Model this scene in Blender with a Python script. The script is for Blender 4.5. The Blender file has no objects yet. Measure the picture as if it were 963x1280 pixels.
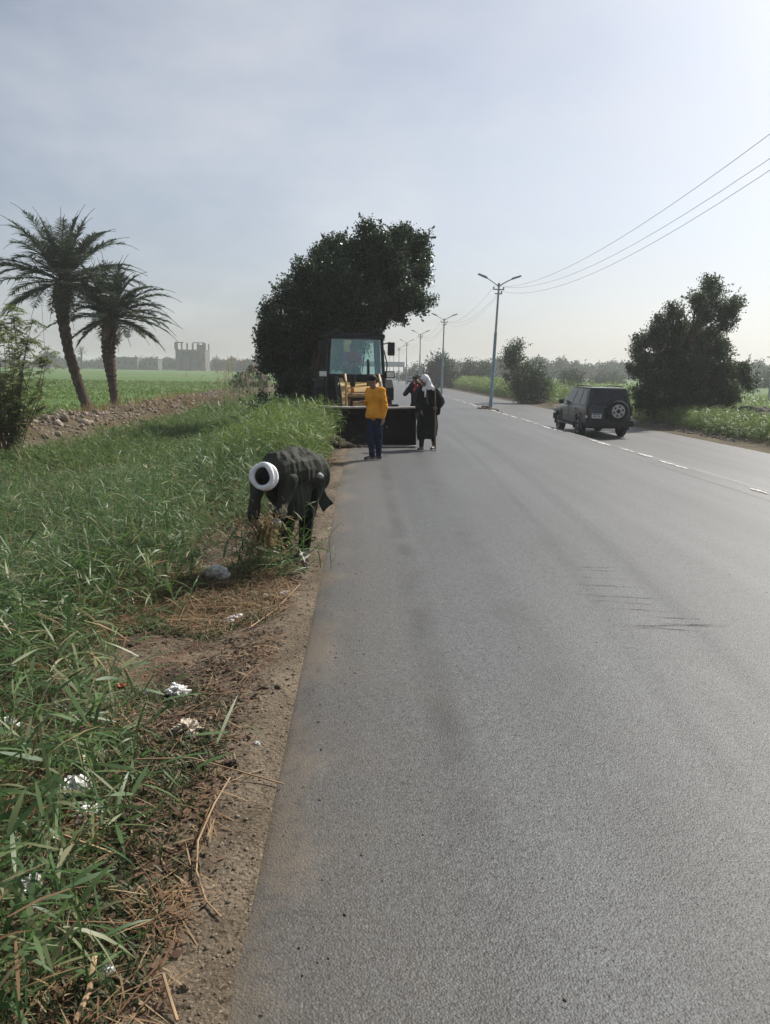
import bpy, bmesh, math, random
import numpy as np
from mathutils import Vector, Matrix, Euler
rad = math.radians
random.seed(7)
RNG = np.random.default_rng(11)
scene = bpy.context.scene
COL = scene.collection

# ------------------------------------------------------------------ camera, sky, sun, exposure
FPX, CX, CY, CAMZ = 924.0, 481.5, 640.0, 1.75
YAW, PITCH, ROLL = rad(1.78), rad(10.70), rad(0.9)
_f0 = Vector((math.sin(YAW), math.cos(YAW), 0)); _z = Vector((0, 0, 1))
_r0 = Vector((math.cos(YAW), -math.sin(YAW), 0))
FWD = _f0*math.cos(PITCH) - _z*math.sin(PITCH)
_u0 = _f0*math.sin(PITCH) + _z*math.cos(PITCH)
RIGHT = _r0*math.cos(ROLL) + _u0*math.sin(ROLL)
UP = _u0*math.cos(ROLL) - _r0*math.sin(ROLL)
cam = bpy.data.cameras.new("camera"); camo = bpy.data.objects.new("camera", cam); COL.objects.link(camo)
cam.sensor_fit = 'VERTICAL'; cam.sensor_height = 36.0; cam.sensor_width = 27.0
cam.lens = FPX/1280*36; cam.clip_start = 0.05; cam.clip_end = 4000
mw = Matrix((RIGHT, UP, -FWD)).transposed().to_4x4(); mw.translation = (0, 0, CAMZ)
camo.matrix_world = mw
scene.camera = camo

SUN_EL, SUN_AZ = rad(42), rad(47)          # azimuth clockwise from +Y (the road direction)
world = bpy.data.worlds.new("World"); scene.world = world; world.use_nodes = True
wn, wl = world.node_tree.nodes, world.node_tree.links
wn.clear()
sky = wn.new("ShaderNodeTexSky"); sky.sky_type = 'NISHITA'; sky.sun_disc = False
sky.sun_elevation = SUN_EL; sky.sun_rotation = SUN_AZ
sky.air_density = 1.0; sky.dust_density = 2.3; sky.ozone_density = 1.6; sky.altitude = 0
hsv = wn.new("ShaderNodeHueSaturation"); hsv.inputs['Saturation'].default_value = 0.55
tc = wn.new("ShaderNodeTexCoord")
mp = wn.new("ShaderNodeMapping"); mp.inputs['Scale'].default_value = (1.5, 1.5, 3.2)
nz = wn.new("ShaderNodeTexNoise"); nz.inputs['Scale'].default_value = 2.3; nz.inputs['Detail'].default_value = 6; nz.inputs['Roughness'].default_value = 0.55
rp = wn.new("ShaderNodeValToRGB"); rp.color_ramp.elements[0].position = 0.36; rp.color_ramp.elements[1].position = 0.74
rp.color_ramp.elements[1].color = (0.40, 0.40, 0.40, 1)
mx = wn.new("ShaderNodeMixRGB"); mx.inputs[2].default_value = (8.6, 8.7, 8.9, 1)
bg = wn.new("ShaderNodeBackground"); bg.inputs[1].default_value = 0.085
wo = wn.new("ShaderNodeOutputWorld")
wl.new(sky.outputs[0], hsv.inputs['Color']); wl.new(tc.outputs['Generated'], mp.inputs[0]); wl.new(mp.outputs[0], nz.inputs[0])
wl.new(nz.outputs[0], rp.inputs[0]); wl.new(rp.outputs[0], mx.inputs[0]); tint = wn.new("ShaderNodeMixRGB"); tint.blend_type = 'MULTIPLY'; tint.inputs[0].default_value = 1; tint.inputs[2].default_value = (.965, 1.0, 1.05, 1)
wl.new(hsv.outputs[0], tint.inputs[1]); wl.new(tint.outputs[0], mx.inputs[1])
wl.new(mx.outputs[0], bg.inputs[0]); wl.new(bg.outputs[0], wo.inputs[0])

sun = bpy.data.lights.new("sun", 'SUN'); suno = bpy.data.objects.new("sun", sun); COL.objects.link(suno)
sun.energy = 5.0; sun.angle = rad(0.9); sun.color = (1.0, 0.95, 0.87)
sdir = Vector((math.sin(SUN_AZ)*math.cos(SUN_EL), math.cos(SUN_AZ)*math.cos(SUN_EL), math.sin(SUN_EL)))
suno.rotation_euler = sdir.to_track_quat('Z', 'Y').to_euler()
scene.view_settings.view_transform = 'Standard'; scene.view_settings.look = 'None'
scene.view_settings.exposure = 0.30; scene.view_settings.gamma = 1; scene.view_settings.use_curve_mapping = False
cy = scene.cycles
cy.use_denoising = True; cy.max_bounces = 8; cy.diffuse_bounces = 3; cy.glossy_bounces = 3; cy.transmission_bounces = 6
cy.volume_bounces = 2; cy.transparent_max_bounces = 16; cy.caustics_reflective = False; cy.caustics_refractive = False

def P(px, py, Y):
    """world point on the plane y = Y seen at photograph pixel (px, py)"""
    d = RIGHT*(px-CX) + UP*(CY-py) + FWD*FPX
    t = Y/d.y
    return Vector((d.x*t, Y, CAMZ + d.z*t))

# ------------------------------------------------------------------ noise
def _h(ix, iy, s):
    v = (ix.astype(np.int64)*374761393 + iy.astype(np.int64)*668265263 + s*974711) & 0x7fffffff
    v = ((v ^ (v >> 13))*1274126177) & 0x7fffffff
    return ((v ^ (v >> 16)) & 0xffff)/65535.0
def vnoise(x, y, s=0):
    x = np.asarray(x, float); y = np.asarray(y, float)
    ix, iy = np.floor(x), np.floor(y); fx, fy = x-ix, y-iy
    fx = fx*fx*(3-2*fx); fy = fy*fy*(3-2*fy)
    a, b = _h(ix, iy, s), _h(ix+1, iy, s); c, d = _h(ix, iy+1, s), _h(ix+1, iy+1, s)
    return (a*(1-fx)+b*fx)*(1-fy) + (c*(1-fx)+d*fx)*fy
def fbm(x, y, s=0, o=4):
    r = 0; a = .5; x = np.asarray(x, float); y = np.asarray(y, float)
    for k in range(o):
        r = r + a*(vnoise(x, y, s+k)*2-1); x = x*2.03+5.1; y = y*2.03+1.7; a *= .5
    return r
def sstep(a, b, x):
    t = np.clip((np.asarray(x, float)-a)/(b-a), 0, 1); return t*t*(3-2*t)
def bund_x(y): return -10.0 - 0.018*np.clip(np.asarray(y, float)-15, 0, 200) + 0.5*fbm(np.asarray(y, float)*.08, 0*np.asarray(y, float), 91, 2)
def gz(x, y):
    x = np.asarray(x, float); y = np.asarray(y, float)
    zr = -0.035*np.clip(x, 0, 7.0) - 0.27*sstep(7.3, 8.1, x)           # both carriageways
    zl = -0.05*sstep(-.5, -1.3, x) - .42*sstep(-1.5, -3.6, x)
    field = -.05 + 1.75*sstep(60, 420, y)
    zl = zl + sstep(-12.2, -14, x)*field
    d = np.abs(x-bund_x(y)); fade = sstep(120, 80, y)
    zl = zl + fade*(.52*(1-sstep(.35, 2.3, d)))*(1+.5*fbm(x*.7, y*.7, 5)) + fade*(1-sstep(1, 2.6, d))*.16*fbm(x*2.2, y*2.2, 6)
    zr = zr + .25*sstep(13.2, 15.5, x) + 1.2*sstep(60, 420, y)*sstep(14, 20, x)
    z = np.where(x < 0, zl, zr)
    off = np.where((x < -.5), 1.0, 0)*sstep(-.5, -1, x) + np.where(x > 12.7, 1, 0)*sstep(12.7, 14, x)
    return z + off*(.03*fbm(x*2.5, y*2.5, 3)+.05*fbm(x*.4, y*.4, 4))
def gz1(x, y): return float(gz(np.array([x]), np.array([y]))[0])

# ------------------------------------------------------------------ materials
def newmat(name):
    m = bpy.data.materials.new(name); m.use_nodes = True
    n, l = m.node_tree.nodes, m.node_tree.links
    return m, n, l, n['Principled BSDF']
def ramp(n, stops):
    r = n.new("ShaderNodeValToRGB"); e = r.color_ramp.elements
    while len(e) < len(stops): e.new(.5)
    for k, (p, c) in enumerate(stops): e[k].position = p; e[k].color = (c[0], c[1], c[2], 1)
    return r
def mat(name, c, rough=.6, var=.25, scale=6, bump=0, bscale=40, metal=0, spec=.5, c2=None, coat=0):
    m, n, l, b = newmat(name)
    t = n.new("ShaderNodeTexCoord"); a = n.new("ShaderNodeTexNoise"); a.inputs['Scale'].default_value = scale; a.inputs['Detail'].default_value = 5
    l.new(t.outputs['Object'], a.inputs[0])
    c2 = c2 or tuple(v*(1-var) for v in c); c1 = tuple(min(1, v*(1+var*.6)) for v in c)
    r = ramp(n, [(.32, c2), (.7, c1)]); l.new(a.outputs[0], r.inputs[0]); l.new(r.outputs[0], b.inputs['Base Color'])
    b.inputs['Roughness'].default_value = rough; b.inputs['Metallic'].default_value = metal; b.inputs['Specular IOR Level'].default_value = spec
    if coat: b.inputs['Coat Weight'].default_value = coat; b.inputs['Coat Roughness'].default_value = .12
    if bump:
        q = n.new("ShaderNodeTexNoise"); q.inputs['Scale'].default_value = bscale; q.inputs['Detail'].default_value = 4
        l.new(t.outputs['Object'], q.inputs[0]); k = n.new("ShaderNodeBump"); k.inputs['Strength'].default_value = bump; k.inputs['Distance'].default_value = .02
        l.new(q.outputs[0], k.inputs['Height']); l.new(k.outputs[0], b.inputs['Normal'])
    return m
def leafmat(name, cols, trans=.35, rough=.5, spec=.35):
    m, n, l, b = newmat(name)
    g = n.new("ShaderNodeNewGeometry"); k = len(cols)
    r = ramp(n, [(i/(k-1), c) for i, c in enumerate(cols)])
    l.new(g.outputs['Random Per Island'], r.inputs[0]); l.new(r.outputs[0], b.inputs['Base Color'])
    b.inputs['Roughness'].default_value = rough; b.inputs['Specular IOR Level'].default_value = spec
    t = n.new("ShaderNodeBsdfTranslucent"); h = n.new("ShaderNodeHueSaturation"); h.inputs['Value'].default_value = 1.25; h.inputs['Saturation'].default_value = 1.1
    l.new(r.outputs[0], h.inputs['Color']); l.new(h.outputs[0], t.inputs[0])
    x = n.new("ShaderNodeMixShader"); x.inputs[0].default_value = trans
    l.new(b.outputs[0], x.inputs[1]); l.new(t.outputs[0], x.inputs[2]); l.new(x.outputs[0], n['Material Output'].inputs[0])
    return m
def mathn(n, l, op, a, b=None, c=None, clamp=False):
    q = n.new("ShaderNodeMath"); q.operation = op; q.use_clamp = clamp
    for i, v in enumerate((a, b, c)):
        if v is None: continue
        if isinstance(v, (int, float)): q.inputs[i].default_value = v
        else: l.new(v, q.inputs[i])
    return q.outputs[0]
def maprange(n, l, v, a, b, c=0, d=1):
    q = n.new("ShaderNodeMapRange"); q.interpolation_type = 'SMOOTHSTEP'; l.new(v, q.inputs[0])
    for i, k in enumerate((a, b, c, d)): q.inputs[i+1].default_value = k
    return q.outputs[0]
def mixc(n, l, f, a, b):
    q = n.new("ShaderNodeMixRGB")
    for i, v in enumerate((f, a, b)):
        if isinstance(v, (int, float)): q.inputs[i].default_value = v
        elif isinstance(v, tuple): q.inputs[i].default_value = (*v, 1)
        else: l.new(v, q.inputs[i])
    return q.outputs[0]
def noise(n, l, vec, scale, detail=4, stretch=None, rough=.5):
    if stretch:
        mpp = n.new("ShaderNodeMapping"); mpp.inputs['Scale'].default_value = stretch; l.new(vec, mpp.inputs[0]); vec = mpp.outputs[0]
    q = n.new("ShaderNodeTexNoise"); q.inputs['Scale'].default_value = scale; q.inputs['Detail'].default_value = detail; q.inputs['Roughness'].default_value = rough
    l.new(vec, q.inputs[0]); return q.outputs[0]

def asphalt(name, base, dusty):
    m, n, l, b = newmat(name)
    pos = n.new("ShaderNodeNewGeometry").outputs['Position']
    sx = n.new("ShaderNodeSeparateXYZ"); l.new(pos, sx.inputs[0]); X = sx.outputs[0]
    vo = n.new("ShaderNodeTexVoronoi"); vo.inputs['Scale'].default_value = 120; l.new(pos, vo.inputs['Vector'])
    v2 = n.new("ShaderNodeTexVoronoi"); v2.inputs['Scale'].default_value = 75; l.new(pos, v2.inputs['Vector'])
    g1 = noise(n, l, pos, 160, 2); g2 = noise(n, l, pos, 22, 4)
    big = noise(n, l, pos, .55, 5, (1, .3, 1)); streak = noise(n, l, pos, 2.2, 4, (1, .035, 1))
    sc = n.new("ShaderNodeSeparateColor"); l.new(vo.outputs['Color'], sc.inputs[0])
    val = mathn(n, l, 'MULTIPLY_ADD', sc.outputs[0], .95, .42)
    val = mathn(n, l, 'MULTIPLY', val, mathn(n, l, 'MULTIPLY_ADD', g1, 1.3, .35))
    val = mathn(n, l, 'MULTIPLY', val, mathn(n, l, 'MULTIPLY_ADD', g2, .6, .7))
    val = mathn(n, l, 'MULTIPLY', val, mathn(n, l, 'MULTIPLY_ADD', big, .9, .55))
    val = mathn(n, l, 'MULTIPLY', val, mathn(n, l, 'MULTIPLY_ADD', streak, .8, .6))
    # pale chips
    chip = mathn(n, l, 'GREATER_THAN', sc.outputs[1], .955)
    val = mathn(n, l, 'MULTIPLY_ADD', chip, .35, val)
    pit = maprange(n, l, noise(n, l, pos, 55, 2), .60, .70, 0, .75); pit2 = maprange(n, l, noise(n, l, pos, 24, 3), .62, .72, 0, .45)
    val = mathn(n, l, 'MULTIPLY', val, mathn(n, l, 'SUBTRACT', 1.0, pit)); val = mathn(n, l, 'MULTIPLY', val, mathn(n, l, 'SUBTRACT', 1.0, pit2))
    fl_ = maprange(n, l, noise(n, l, pos, 48, 2), .66, .72, 0, .55); val = mathn(n, l, 'ADD', val, fl_)
    # dark seams along the lane
    for x0, w, s in ((.42, .17, .55), (1.15, .25, .28), (2.2, .5, .12), (3.3, .7, .07), (5.2, .8, .07)):
        d = mathn(n, l, 'ABSOLUTE', mathn(n, l, 'SUBTRACT', mathn(n, l, 'MULTIPLY_ADD', streak, .3, X), x0+.15))
        k = maprange(n, l, d, w, 0, 0, s)
        k = mathn(n, l, 'MULTIPLY', k, maprange(n, l, noise(n, l, pos, 1.6, 5), .35, .65))
        val = mathn(n, l, 'MULTIPLY', val, mathn(n, l, 'SUBTRACT', 1.0, k))
    col = mixc(n, l, 1.0, (0, 0, 0), (0, 0, 0))
    vm = n.new("ShaderNodeVectorMath"); vm.operation = 'SCALE'; vm.inputs[0].default_value = base; l.new(val, vm.inputs['Scale'])
    col = vm.outputs[0]
    if dusty:
        e = mathn(n, l, 'ADD', X, mathn(n, l, 'MULTIPLY_ADD', noise(n, l, pos, 1.5, 6), -.9, .45))
        k = maprange(n, l, e, -.1, -.42, 0, .8)
        k = mathn(n, l, 'MULTIPLY', k, maprange(n, l, g2, .25, .6))
        k = mathn(n, l, 'ADD', k, maprange(n, l, e, .9, -.45, 0, .36))
        k = mathn(n, l, 'MAXIMUM', k, maprange(n, l, e, -.10, -.44, 0, .95))
        k2 = maprange(n, l, noise(n, l, pos, .9, 3), .62, .75, 0, .12)
        k = mathn(n, l, 'ADD', k, k2, clamp=True)
        col = mixc(n, l, k, col, (.128, .106, .08))
    l.new(col, b.inputs['Base Color'])
    b.inputs['Roughness'].default_value = .58; b.inputs['Specular IOR Level'].default_value = .4
    hgt = mathn(n, l, 'ADD', mathn(n, l, 'MULTIPLY', vo.outputs['Distance'], -1.0), mathn(n, l, 'MULTIPLY', v2.outputs['Distance'], -.6))
    hgt = mathn(n, l, 'ADD', hgt, mathn(n, l, 'MULTIPLY', g1, .9))
    hgt = mathn(n, l, 'ADD', hgt, mathn(n, l, 'MULTIPLY', noise(n, l, pos, 60, 3), .8))
    k = n.new("ShaderNodeBump"); k.inputs['Strength'].default_value = .36; k.inputs['Distance'].default_value = .005
    l.new(hgt, k.inputs['Height']); l.new(k.outputs[0], b.inputs['Normal'])
    return m

def dirtmat(name, cols, fine=60, bump=.8, patchy=False):
    m, n, l, b = newmat(name)
    pos = n.new("ShaderNodeNewGeometry").outputs['Position']
    a = noise(n, l, pos, 1.7, 8, None, .62); f = noise(n, l, pos, fine, 4)
    r = ramp(n, [(.3, cols[0]), (.5, cols[1]), (.7, cols[2])]); l.new(a, r.inputs[0])
    col = mixc(n, l, maprange(n, l, f, .35, .65, 0, .55), r.outputs[0], tuple(v*.45 for v in cols[1]))
    if patchy:
        sp = maprange(n, l, noise(n, l, pos, 42, 3), .58, .66, 0, .8); col = mixc(n, l, sp, col, (.04, .03, .02)); sp = maprange(n, l, noise(n, l, pos, 90, 2), .62, .68, 0, .6); col = mixc(n, l, sp, col, (.32, .27, .2))
        p1 = maprange(n, l, noise(n, l, pos, 3.2, 7, None, .6), .47, .62); p2 = maprange(n, l, noise(n, l, pos, 2.1, 6, (1, .6, 1), .6), .5, .62)
        sx = n.new("ShaderNodeSeparateXYZ"); l.new(pos, sx.inputs[0]); fade = maprange(n, l, mathn(n, l, 'MULTIPLY_ADD', noise(n, l, pos, 1.3, 4), .4, sx.outputs[0]), -.28, -.50)
        col = mixc(n, l, mathn(n, l, 'MULTIPLY', mathn(n, l, 'MULTIPLY', p1, fade), .85), col, (.04, .032, .024))
        col = mixc(n, l, mathn(n, l, 'MULTIPLY', mathn(n, l, 'MULTIPLY', p2, fade), .6), col, (.13, .06, .03))
    l.new(col, b.inputs['Base Color']); b.inputs['Roughness'].default_value = .95; b.inputs['Specular IOR Level'].default_value = .15
    k = n.new("ShaderNodeBump"); k.inputs['Strength'].default_value = bump; k.inputs['Distance'].default_value = .02 if fine < 60 else .009
    h = mathn(n, l, 'ADD', f, mathn(n, l, 'MULTIPLY', noise(n, l, pos, fine*.25, 4), 2))
    l.new(h, k.inputs['Height']); l.new(k.outputs[0], b.inputs['Normal'])
    return m

MT = dict(
    asphalt=asphalt('asphalt', (.067, .071, .073), True), asphalt2=asphalt('old_asphalt', (.080, .081, .081), False),
    verge=dirtmat('verge_soil', [(.075, .058, .041), (.15, .118, .083), (.215, .172, .125)], 70, .9, True),
    soil=dirtmat('soil', [(.05, .045, .028), (.10, .082, .05), (.17, .13, .085)], 25),
    sand=dirtmat('sand', [(.24, .19, .13), (.33, .26, .18), (.38, .31, .22)], 40, .5),
    bund=dirtmat('bund_soil', [(.12, .09, .07), (.28, .225, .18), (.42, .35, .29)], 14, 1.0),
    paint=mat('worn_white_paint', (.6, .59, .56), .85, .5, 5, .4, 60),
    concrete=mat('concrete', (.11, .105, .10), .9, .25, .6), glassdark=mat('tinted_glass', (.008, .012, .014), .12, .1, 2, 0, 1, 0, .4),
    carpaint=mat('dark_green_paint', (.008, .015, .015), .3, .15, 2, 0, 1, 0, .4, None, .35),
    carlower=mat('grey_cladding', (.05, .054, .053), .5, .2, 5), rubber=mat('tyre_rubber', (.022, .022, .022), .85, .3, 12, .3, 50),
    alloy=mat('alloy_wheel', (.45, .45, .45), .35, .15, 8, 0, 1, .8), black=mat('black_plastic', (.02, .02, .021), .55, .3, 6),
    redlamp=mat('red_lens', (.11, .01, .009), .25, .2, 8), whitelamp=mat('clear_lens', (.72, .72, .68), .15, .1, 8), plate=mat('number_plate', (.7, .71, .7), .5, .1, 5),
    ink=mat('plate_ink', (.05, .05, .07), .6), chrome=mat('chrome', (.6, .6, .6), .18, .05, 5, 0, 1, 1),
    steel=mat('worn_bucket_steel', (.022, .02, .019), .6, .5, 5, .4, 25, .3), edge=mat('polished_sunlit_edge', (.55, .5, .44), .6, .35, 9, .2, 30, .1),  # edge colour raised so the bucket's top lip looks sunlit
    yellow=mat('faded_yellow_paint', (.46, .29, .10), .55, .35, 4, .1, 30), cabdark=mat('cab_black_paint', (.011, .012, .013), .45, .3, 5),
    tan=mat('dusty_yellow_paint', (.40, .27, .13), .7, .35, 5, .2, 25), orange_l=mat('amber_lens', (.6, .18, .03), .25), seatm=mat('seat_fabric', (.03, .03, .035), .9),
    bluepole=mat('pale_blue_pole_paint', (.25, .37, .42), .5, .2, 3), greypole=mat('galvanised_grey', (.33, .35, .36), .5, .2, 3, 0, 1, .4), lamph=mat('lamp_head_grey', (.28, .30, .31), .45),
    porcelain=mat('insulator', (.25, .2, .17), .3), wire=mat('cable', (.03, .03, .035), .6),
    bark=mat('bark', (.085, .065, .05), .95, .4, 8, .9, 18), palmbark=mat('palm_bark', (.10, .072, .055), .95, .45, 7, 1, 14), twig=mat('twig_bark', (.13, .10, .075), .9, .3, 6),
    skin=mat('skin', (.27, .15, .095), .55, .15, 10), skin2=mat('tanned_skin', (.20, .11, .07), .55, .15, 10), hair=mat('black_hair', (.012, .01, .009), .55, .3, 30, .5, 90),
    sweater=mat('orange_wool', (.82, .34, .035), .9, .18, 9, .3, 130), jeans=mat('dark_denim', (.018, .026, .06), .85, .35, 9, .2, 120), collar=mat('pale_blue_shirt', (.45, .5, .58), .8),
    shoe=mat('dark_shoe', (.03, .028, .026), .5), sole=mat('pale_sole', (.45, .43, .4), .7), suit=mat('charcoal_check_cloth', (.04, .04, .046), .9, .4, 22), trouser=mat('grey_trouser_cloth', (.085, .085, .09), .9, .25, 10),
    redcloth=mat('red_scarf_cloth', (.42, .06, .06), .85, .35, 14), robe=mat('black_robe_cloth', (.007, .009, .0085), .85, .35, 7, .2, 60), olive=mat('olive_black_robe_cloth', (.038, .041, .032), .7, .3, 5, .4, 45, 0, .12),
    white=mat('white_cotton', (.78, .78, .80), .85, .12, 12, .5, 35), pinkcloth=mat('faded_pink_cloth', (.55, .25, .22), .85, .25, 10), greycloth=mat('grey_cloth', (.36, .37, .38), .85), wood=mat('stick_wood', (.16, .12, .085), .8),
    purple=mat('purple_cloth', (.55, .2, .42), .85, .3, 12), crimson=mat('crimson_cloth', (.75, .03, .10), .85, .25, 12), phone=mat('phone_shell', (.03, .03, .03), .3),
    bag=mat('white_plastic_film', (.74, .73, .70), .4, .2, 14, .5, 30), bagtan=mat('dirty_plastic_film', (.50, .43, .33), .55, .35, 14, .5, 30), redplastic=mat('red_plastic', (.45, .05, .03), .4), bluep=mat('blue_plastic', (.05, .12, .4), .4),
    stone=mat('pebble', (.17, .14, .105), .9, .45, 9), clod=mat('dark_clod', (.075, .058, .045), .95, .4, 9), rubble=mat('rubble_stone', (.15, .14, .125), .95, .5, 4),
    straw=leafmat('dry_straw', [(.10, .05, .025), (.24, .15, .075), (.34, .26, .15), (.17, .085, .04), (.12, .07, .04)], .15, .7),
    reed=leafmat('reed_leaves', [(.045, .09, .026), (.075, .14, .04), (.115, .18, .07), (.06, .125, .042), (.15, .19, .08), (.25, .25, .14)], .4, .45, .42),
    reedfar=leafmat('far_reed_leaves', [(.05, .095, .025), (.08, .145, .038), (.12, .18, .06), (.20, .21, .10)], .38, .5, .3),
    reedlight=leafmat('light_green_reed_leaves', [(.09, .15, .045), (.14, .20, .06), (.19, .23, .09)], .4, .5, .3),  # lighter, yellower greens than the other reed leaves
    weed=leafmat('weed_leaves', [(.035, .06, .022), (.06, .085, .03), (.08, .09, .04)], .3), crop=leafmat('crop_leaves', [(.06, .12, .02), (.095, .16, .025), (.14, .20, .035)], .35, .5, .3),
    ficus=leafmat('dark_tree_leaves', [(.014, .028, .013), (.028, .052, .022), (.05, .085, .035)], .28, .36, .5), tree2=leafmat('olive_tree_leaves', [(.028, .048, .02), (.045, .072, .03), (.065, .095, .04)], .3, .5),
    fartree=leafmat('far_tree_leaves', [(.03, .05, .025), (.05, .075, .035)], .25, .6), frond=leafmat('palm_fronds', [(.035, .052, .032), (.055, .075, .045), (.085, .10, .065)], .25, .45, .5),
    deadfrond=leafmat('dead_fronds', [(.12, .09, .06), (.2, .15, .10)], .15, .8), acacia=leafmat('acacia_leaves', [(.08, .12, .045), (.14, .18, .07), (.22, .22, .10)], .4), plume=leafmat('reed_plume', [(.26, .2, .16), (.38, .3, .25)], .4, .8),
    drygrass=leafmat('dry_grass', [(.18, .13, .06), (.26, .18, .085), (.14, .13, .05)], .3, .7),
)
def fieldmat():
    m, n, l, b = newmat('field_ground')
    pos = n.new("ShaderNodeNewGeometry").outputs['Position']
    a = noise(n, l, pos, .9, 8, (1, .5, 1), .65); w = noise(n, l, pos, .045, 4, (.25, 1, 1)); f = noise(n, l, pos, 5, 5)
    r = ramp(n, [(.3, (.04, .075, .016)), (.5, (.075, .135, .025)), (.72, (.12, .19, .04))]); l.new(a, r.inputs[0])
    c = mixc(n, l, maprange(n, l, w, .4, .6, 0, .55), r.outputs[0], (.05, .105, .03))
    c = mixc(n, l, maprange(n, l, f, .55, .75, 0, .6), c, (.03, .04, .015))
    l.new(c, b.inputs['Base Color']); b.inputs['Roughness'].default_value = .9; b.inputs['Specular IOR Level'].default_value = .2
    k = n.new("ShaderNodeBump"); k.inputs['Strength'].default_value = 1; k.inputs['Distance'].default_value = .15
    l.new(a, k.inputs['Height']); l.new(k.outputs[0], b.inputs['Normal'])
    return m
for _k in ('robe', 'jeans', 'suit', 'trouser', 'hair', 'sweater', 'bark', 'palmbark', 'seatm', 'clod', 'stone', 'rubble', 'rubber'): MT[_k].node_tree.nodes['Principled BSDF'].inputs['Specular IOR Level'].default_value = .12
for _k, _v in (('cabdark', .25), ('steel', .2), ('ficus', .3), ('tree2', .25), ('fartree', .1), ('frond', .3), ('black', .25)): MT[_k].node_tree.nodes['Principled BSDF'].inputs['Specular IOR Level'].default_value = _v
MT['field'] = fieldmat()
_b = MT['olive'].node_tree.nodes['Principled BSDF']; _b.inputs['Sheen Weight'].default_value = .06; _b.inputs['Sheen Roughness'].default_value = .35; _b.inputs['Sheen Tint'].default_value = (.8, .85, .7, 1)
def glassmat(name, tint, alpha):
    m, n, l, b = newmat(name)
    g = n.new("ShaderNodeBsdfGlossy"); g.inputs['Roughness'].default_value = .08; g.inputs['Color'].default_value = (.75, .9, .9, 1)
    t = n.new("ShaderNodeBsdfTransparent"); t.inputs[0].default_value = (*tint, 1)
    d = n.new("ShaderNodeBsdfDiffuse"); d.inputs[0].default_value = (.38, .58, .56, 1)  # teal diffuse layer: sky reflected in the panes, painted into the glass
    x1 = n.new("ShaderNodeMixShader"); x1.inputs[0].default_value = alpha; l.new(t.outputs[0], x1.inputs[1]); l.new(d.outputs[0], x1.inputs[2])
    x = n.new("ShaderNodeMixShader"); x.inputs[0].default_value = .10; l.new(x1.outputs[0], x.inputs[1]); l.new(g.outputs[0], x.inputs[2])
    l.new(x.outputs[0], n['Material Output'].inputs[0]); return m
MT['cabglass'] = glassmat('sky_tinted_cab_glass', (.85, .95, .93), .06)  # teal in this glass is painted sky reflection

# ------------------------------------------------------------------ object helpers
def tag(o, label=None, cat=None, group=None, kind=None):
    if label: o['label'] = label
    if cat: o['category'] = cat
    if group: o['group'] = group
    if kind: o['kind'] = kind
    return o
def link(name, me, m=None, parent=None, loc=None):
    o = bpy.data.objects.new(name, me); COL.objects.link(o)
    if m is not None: me.materials.append(m)
    if parent is not None: o.parent = parent
    if loc is not None: o.location = loc
    return o
def empty(name, loc, label, cat, group=None, rz=0):
    o = bpy.data.objects.new(name, None); COL.objects.link(o); o.location = loc; o.rotation_euler = (0, 0, rz); o.empty_display_size = .3
    return tag(o, label, cat, group)
def mesh_np(name, v, q, smooth=False):
    v = np.asarray(v, np.float32); q = np.asarray(q, np.int32); k = q.shape[1]
    me = bpy.data.meshes.new(name); me.vertices.add(len(v)); me.vertices.foreach_set('co', v.ravel())
    me.loops.add(q.size); me.loops.foreach_set('vertex_index', q.ravel())
    me.polygons.add(len(q)); me.polygons.foreach_set('loop_start', np.arange(0, q.size, k, dtype=np.int32))
    if smooth: me.polygons.foreach_set('use_smooth', np.ones(len(q), bool))
    me.update(calc_edges=True); return me
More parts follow.
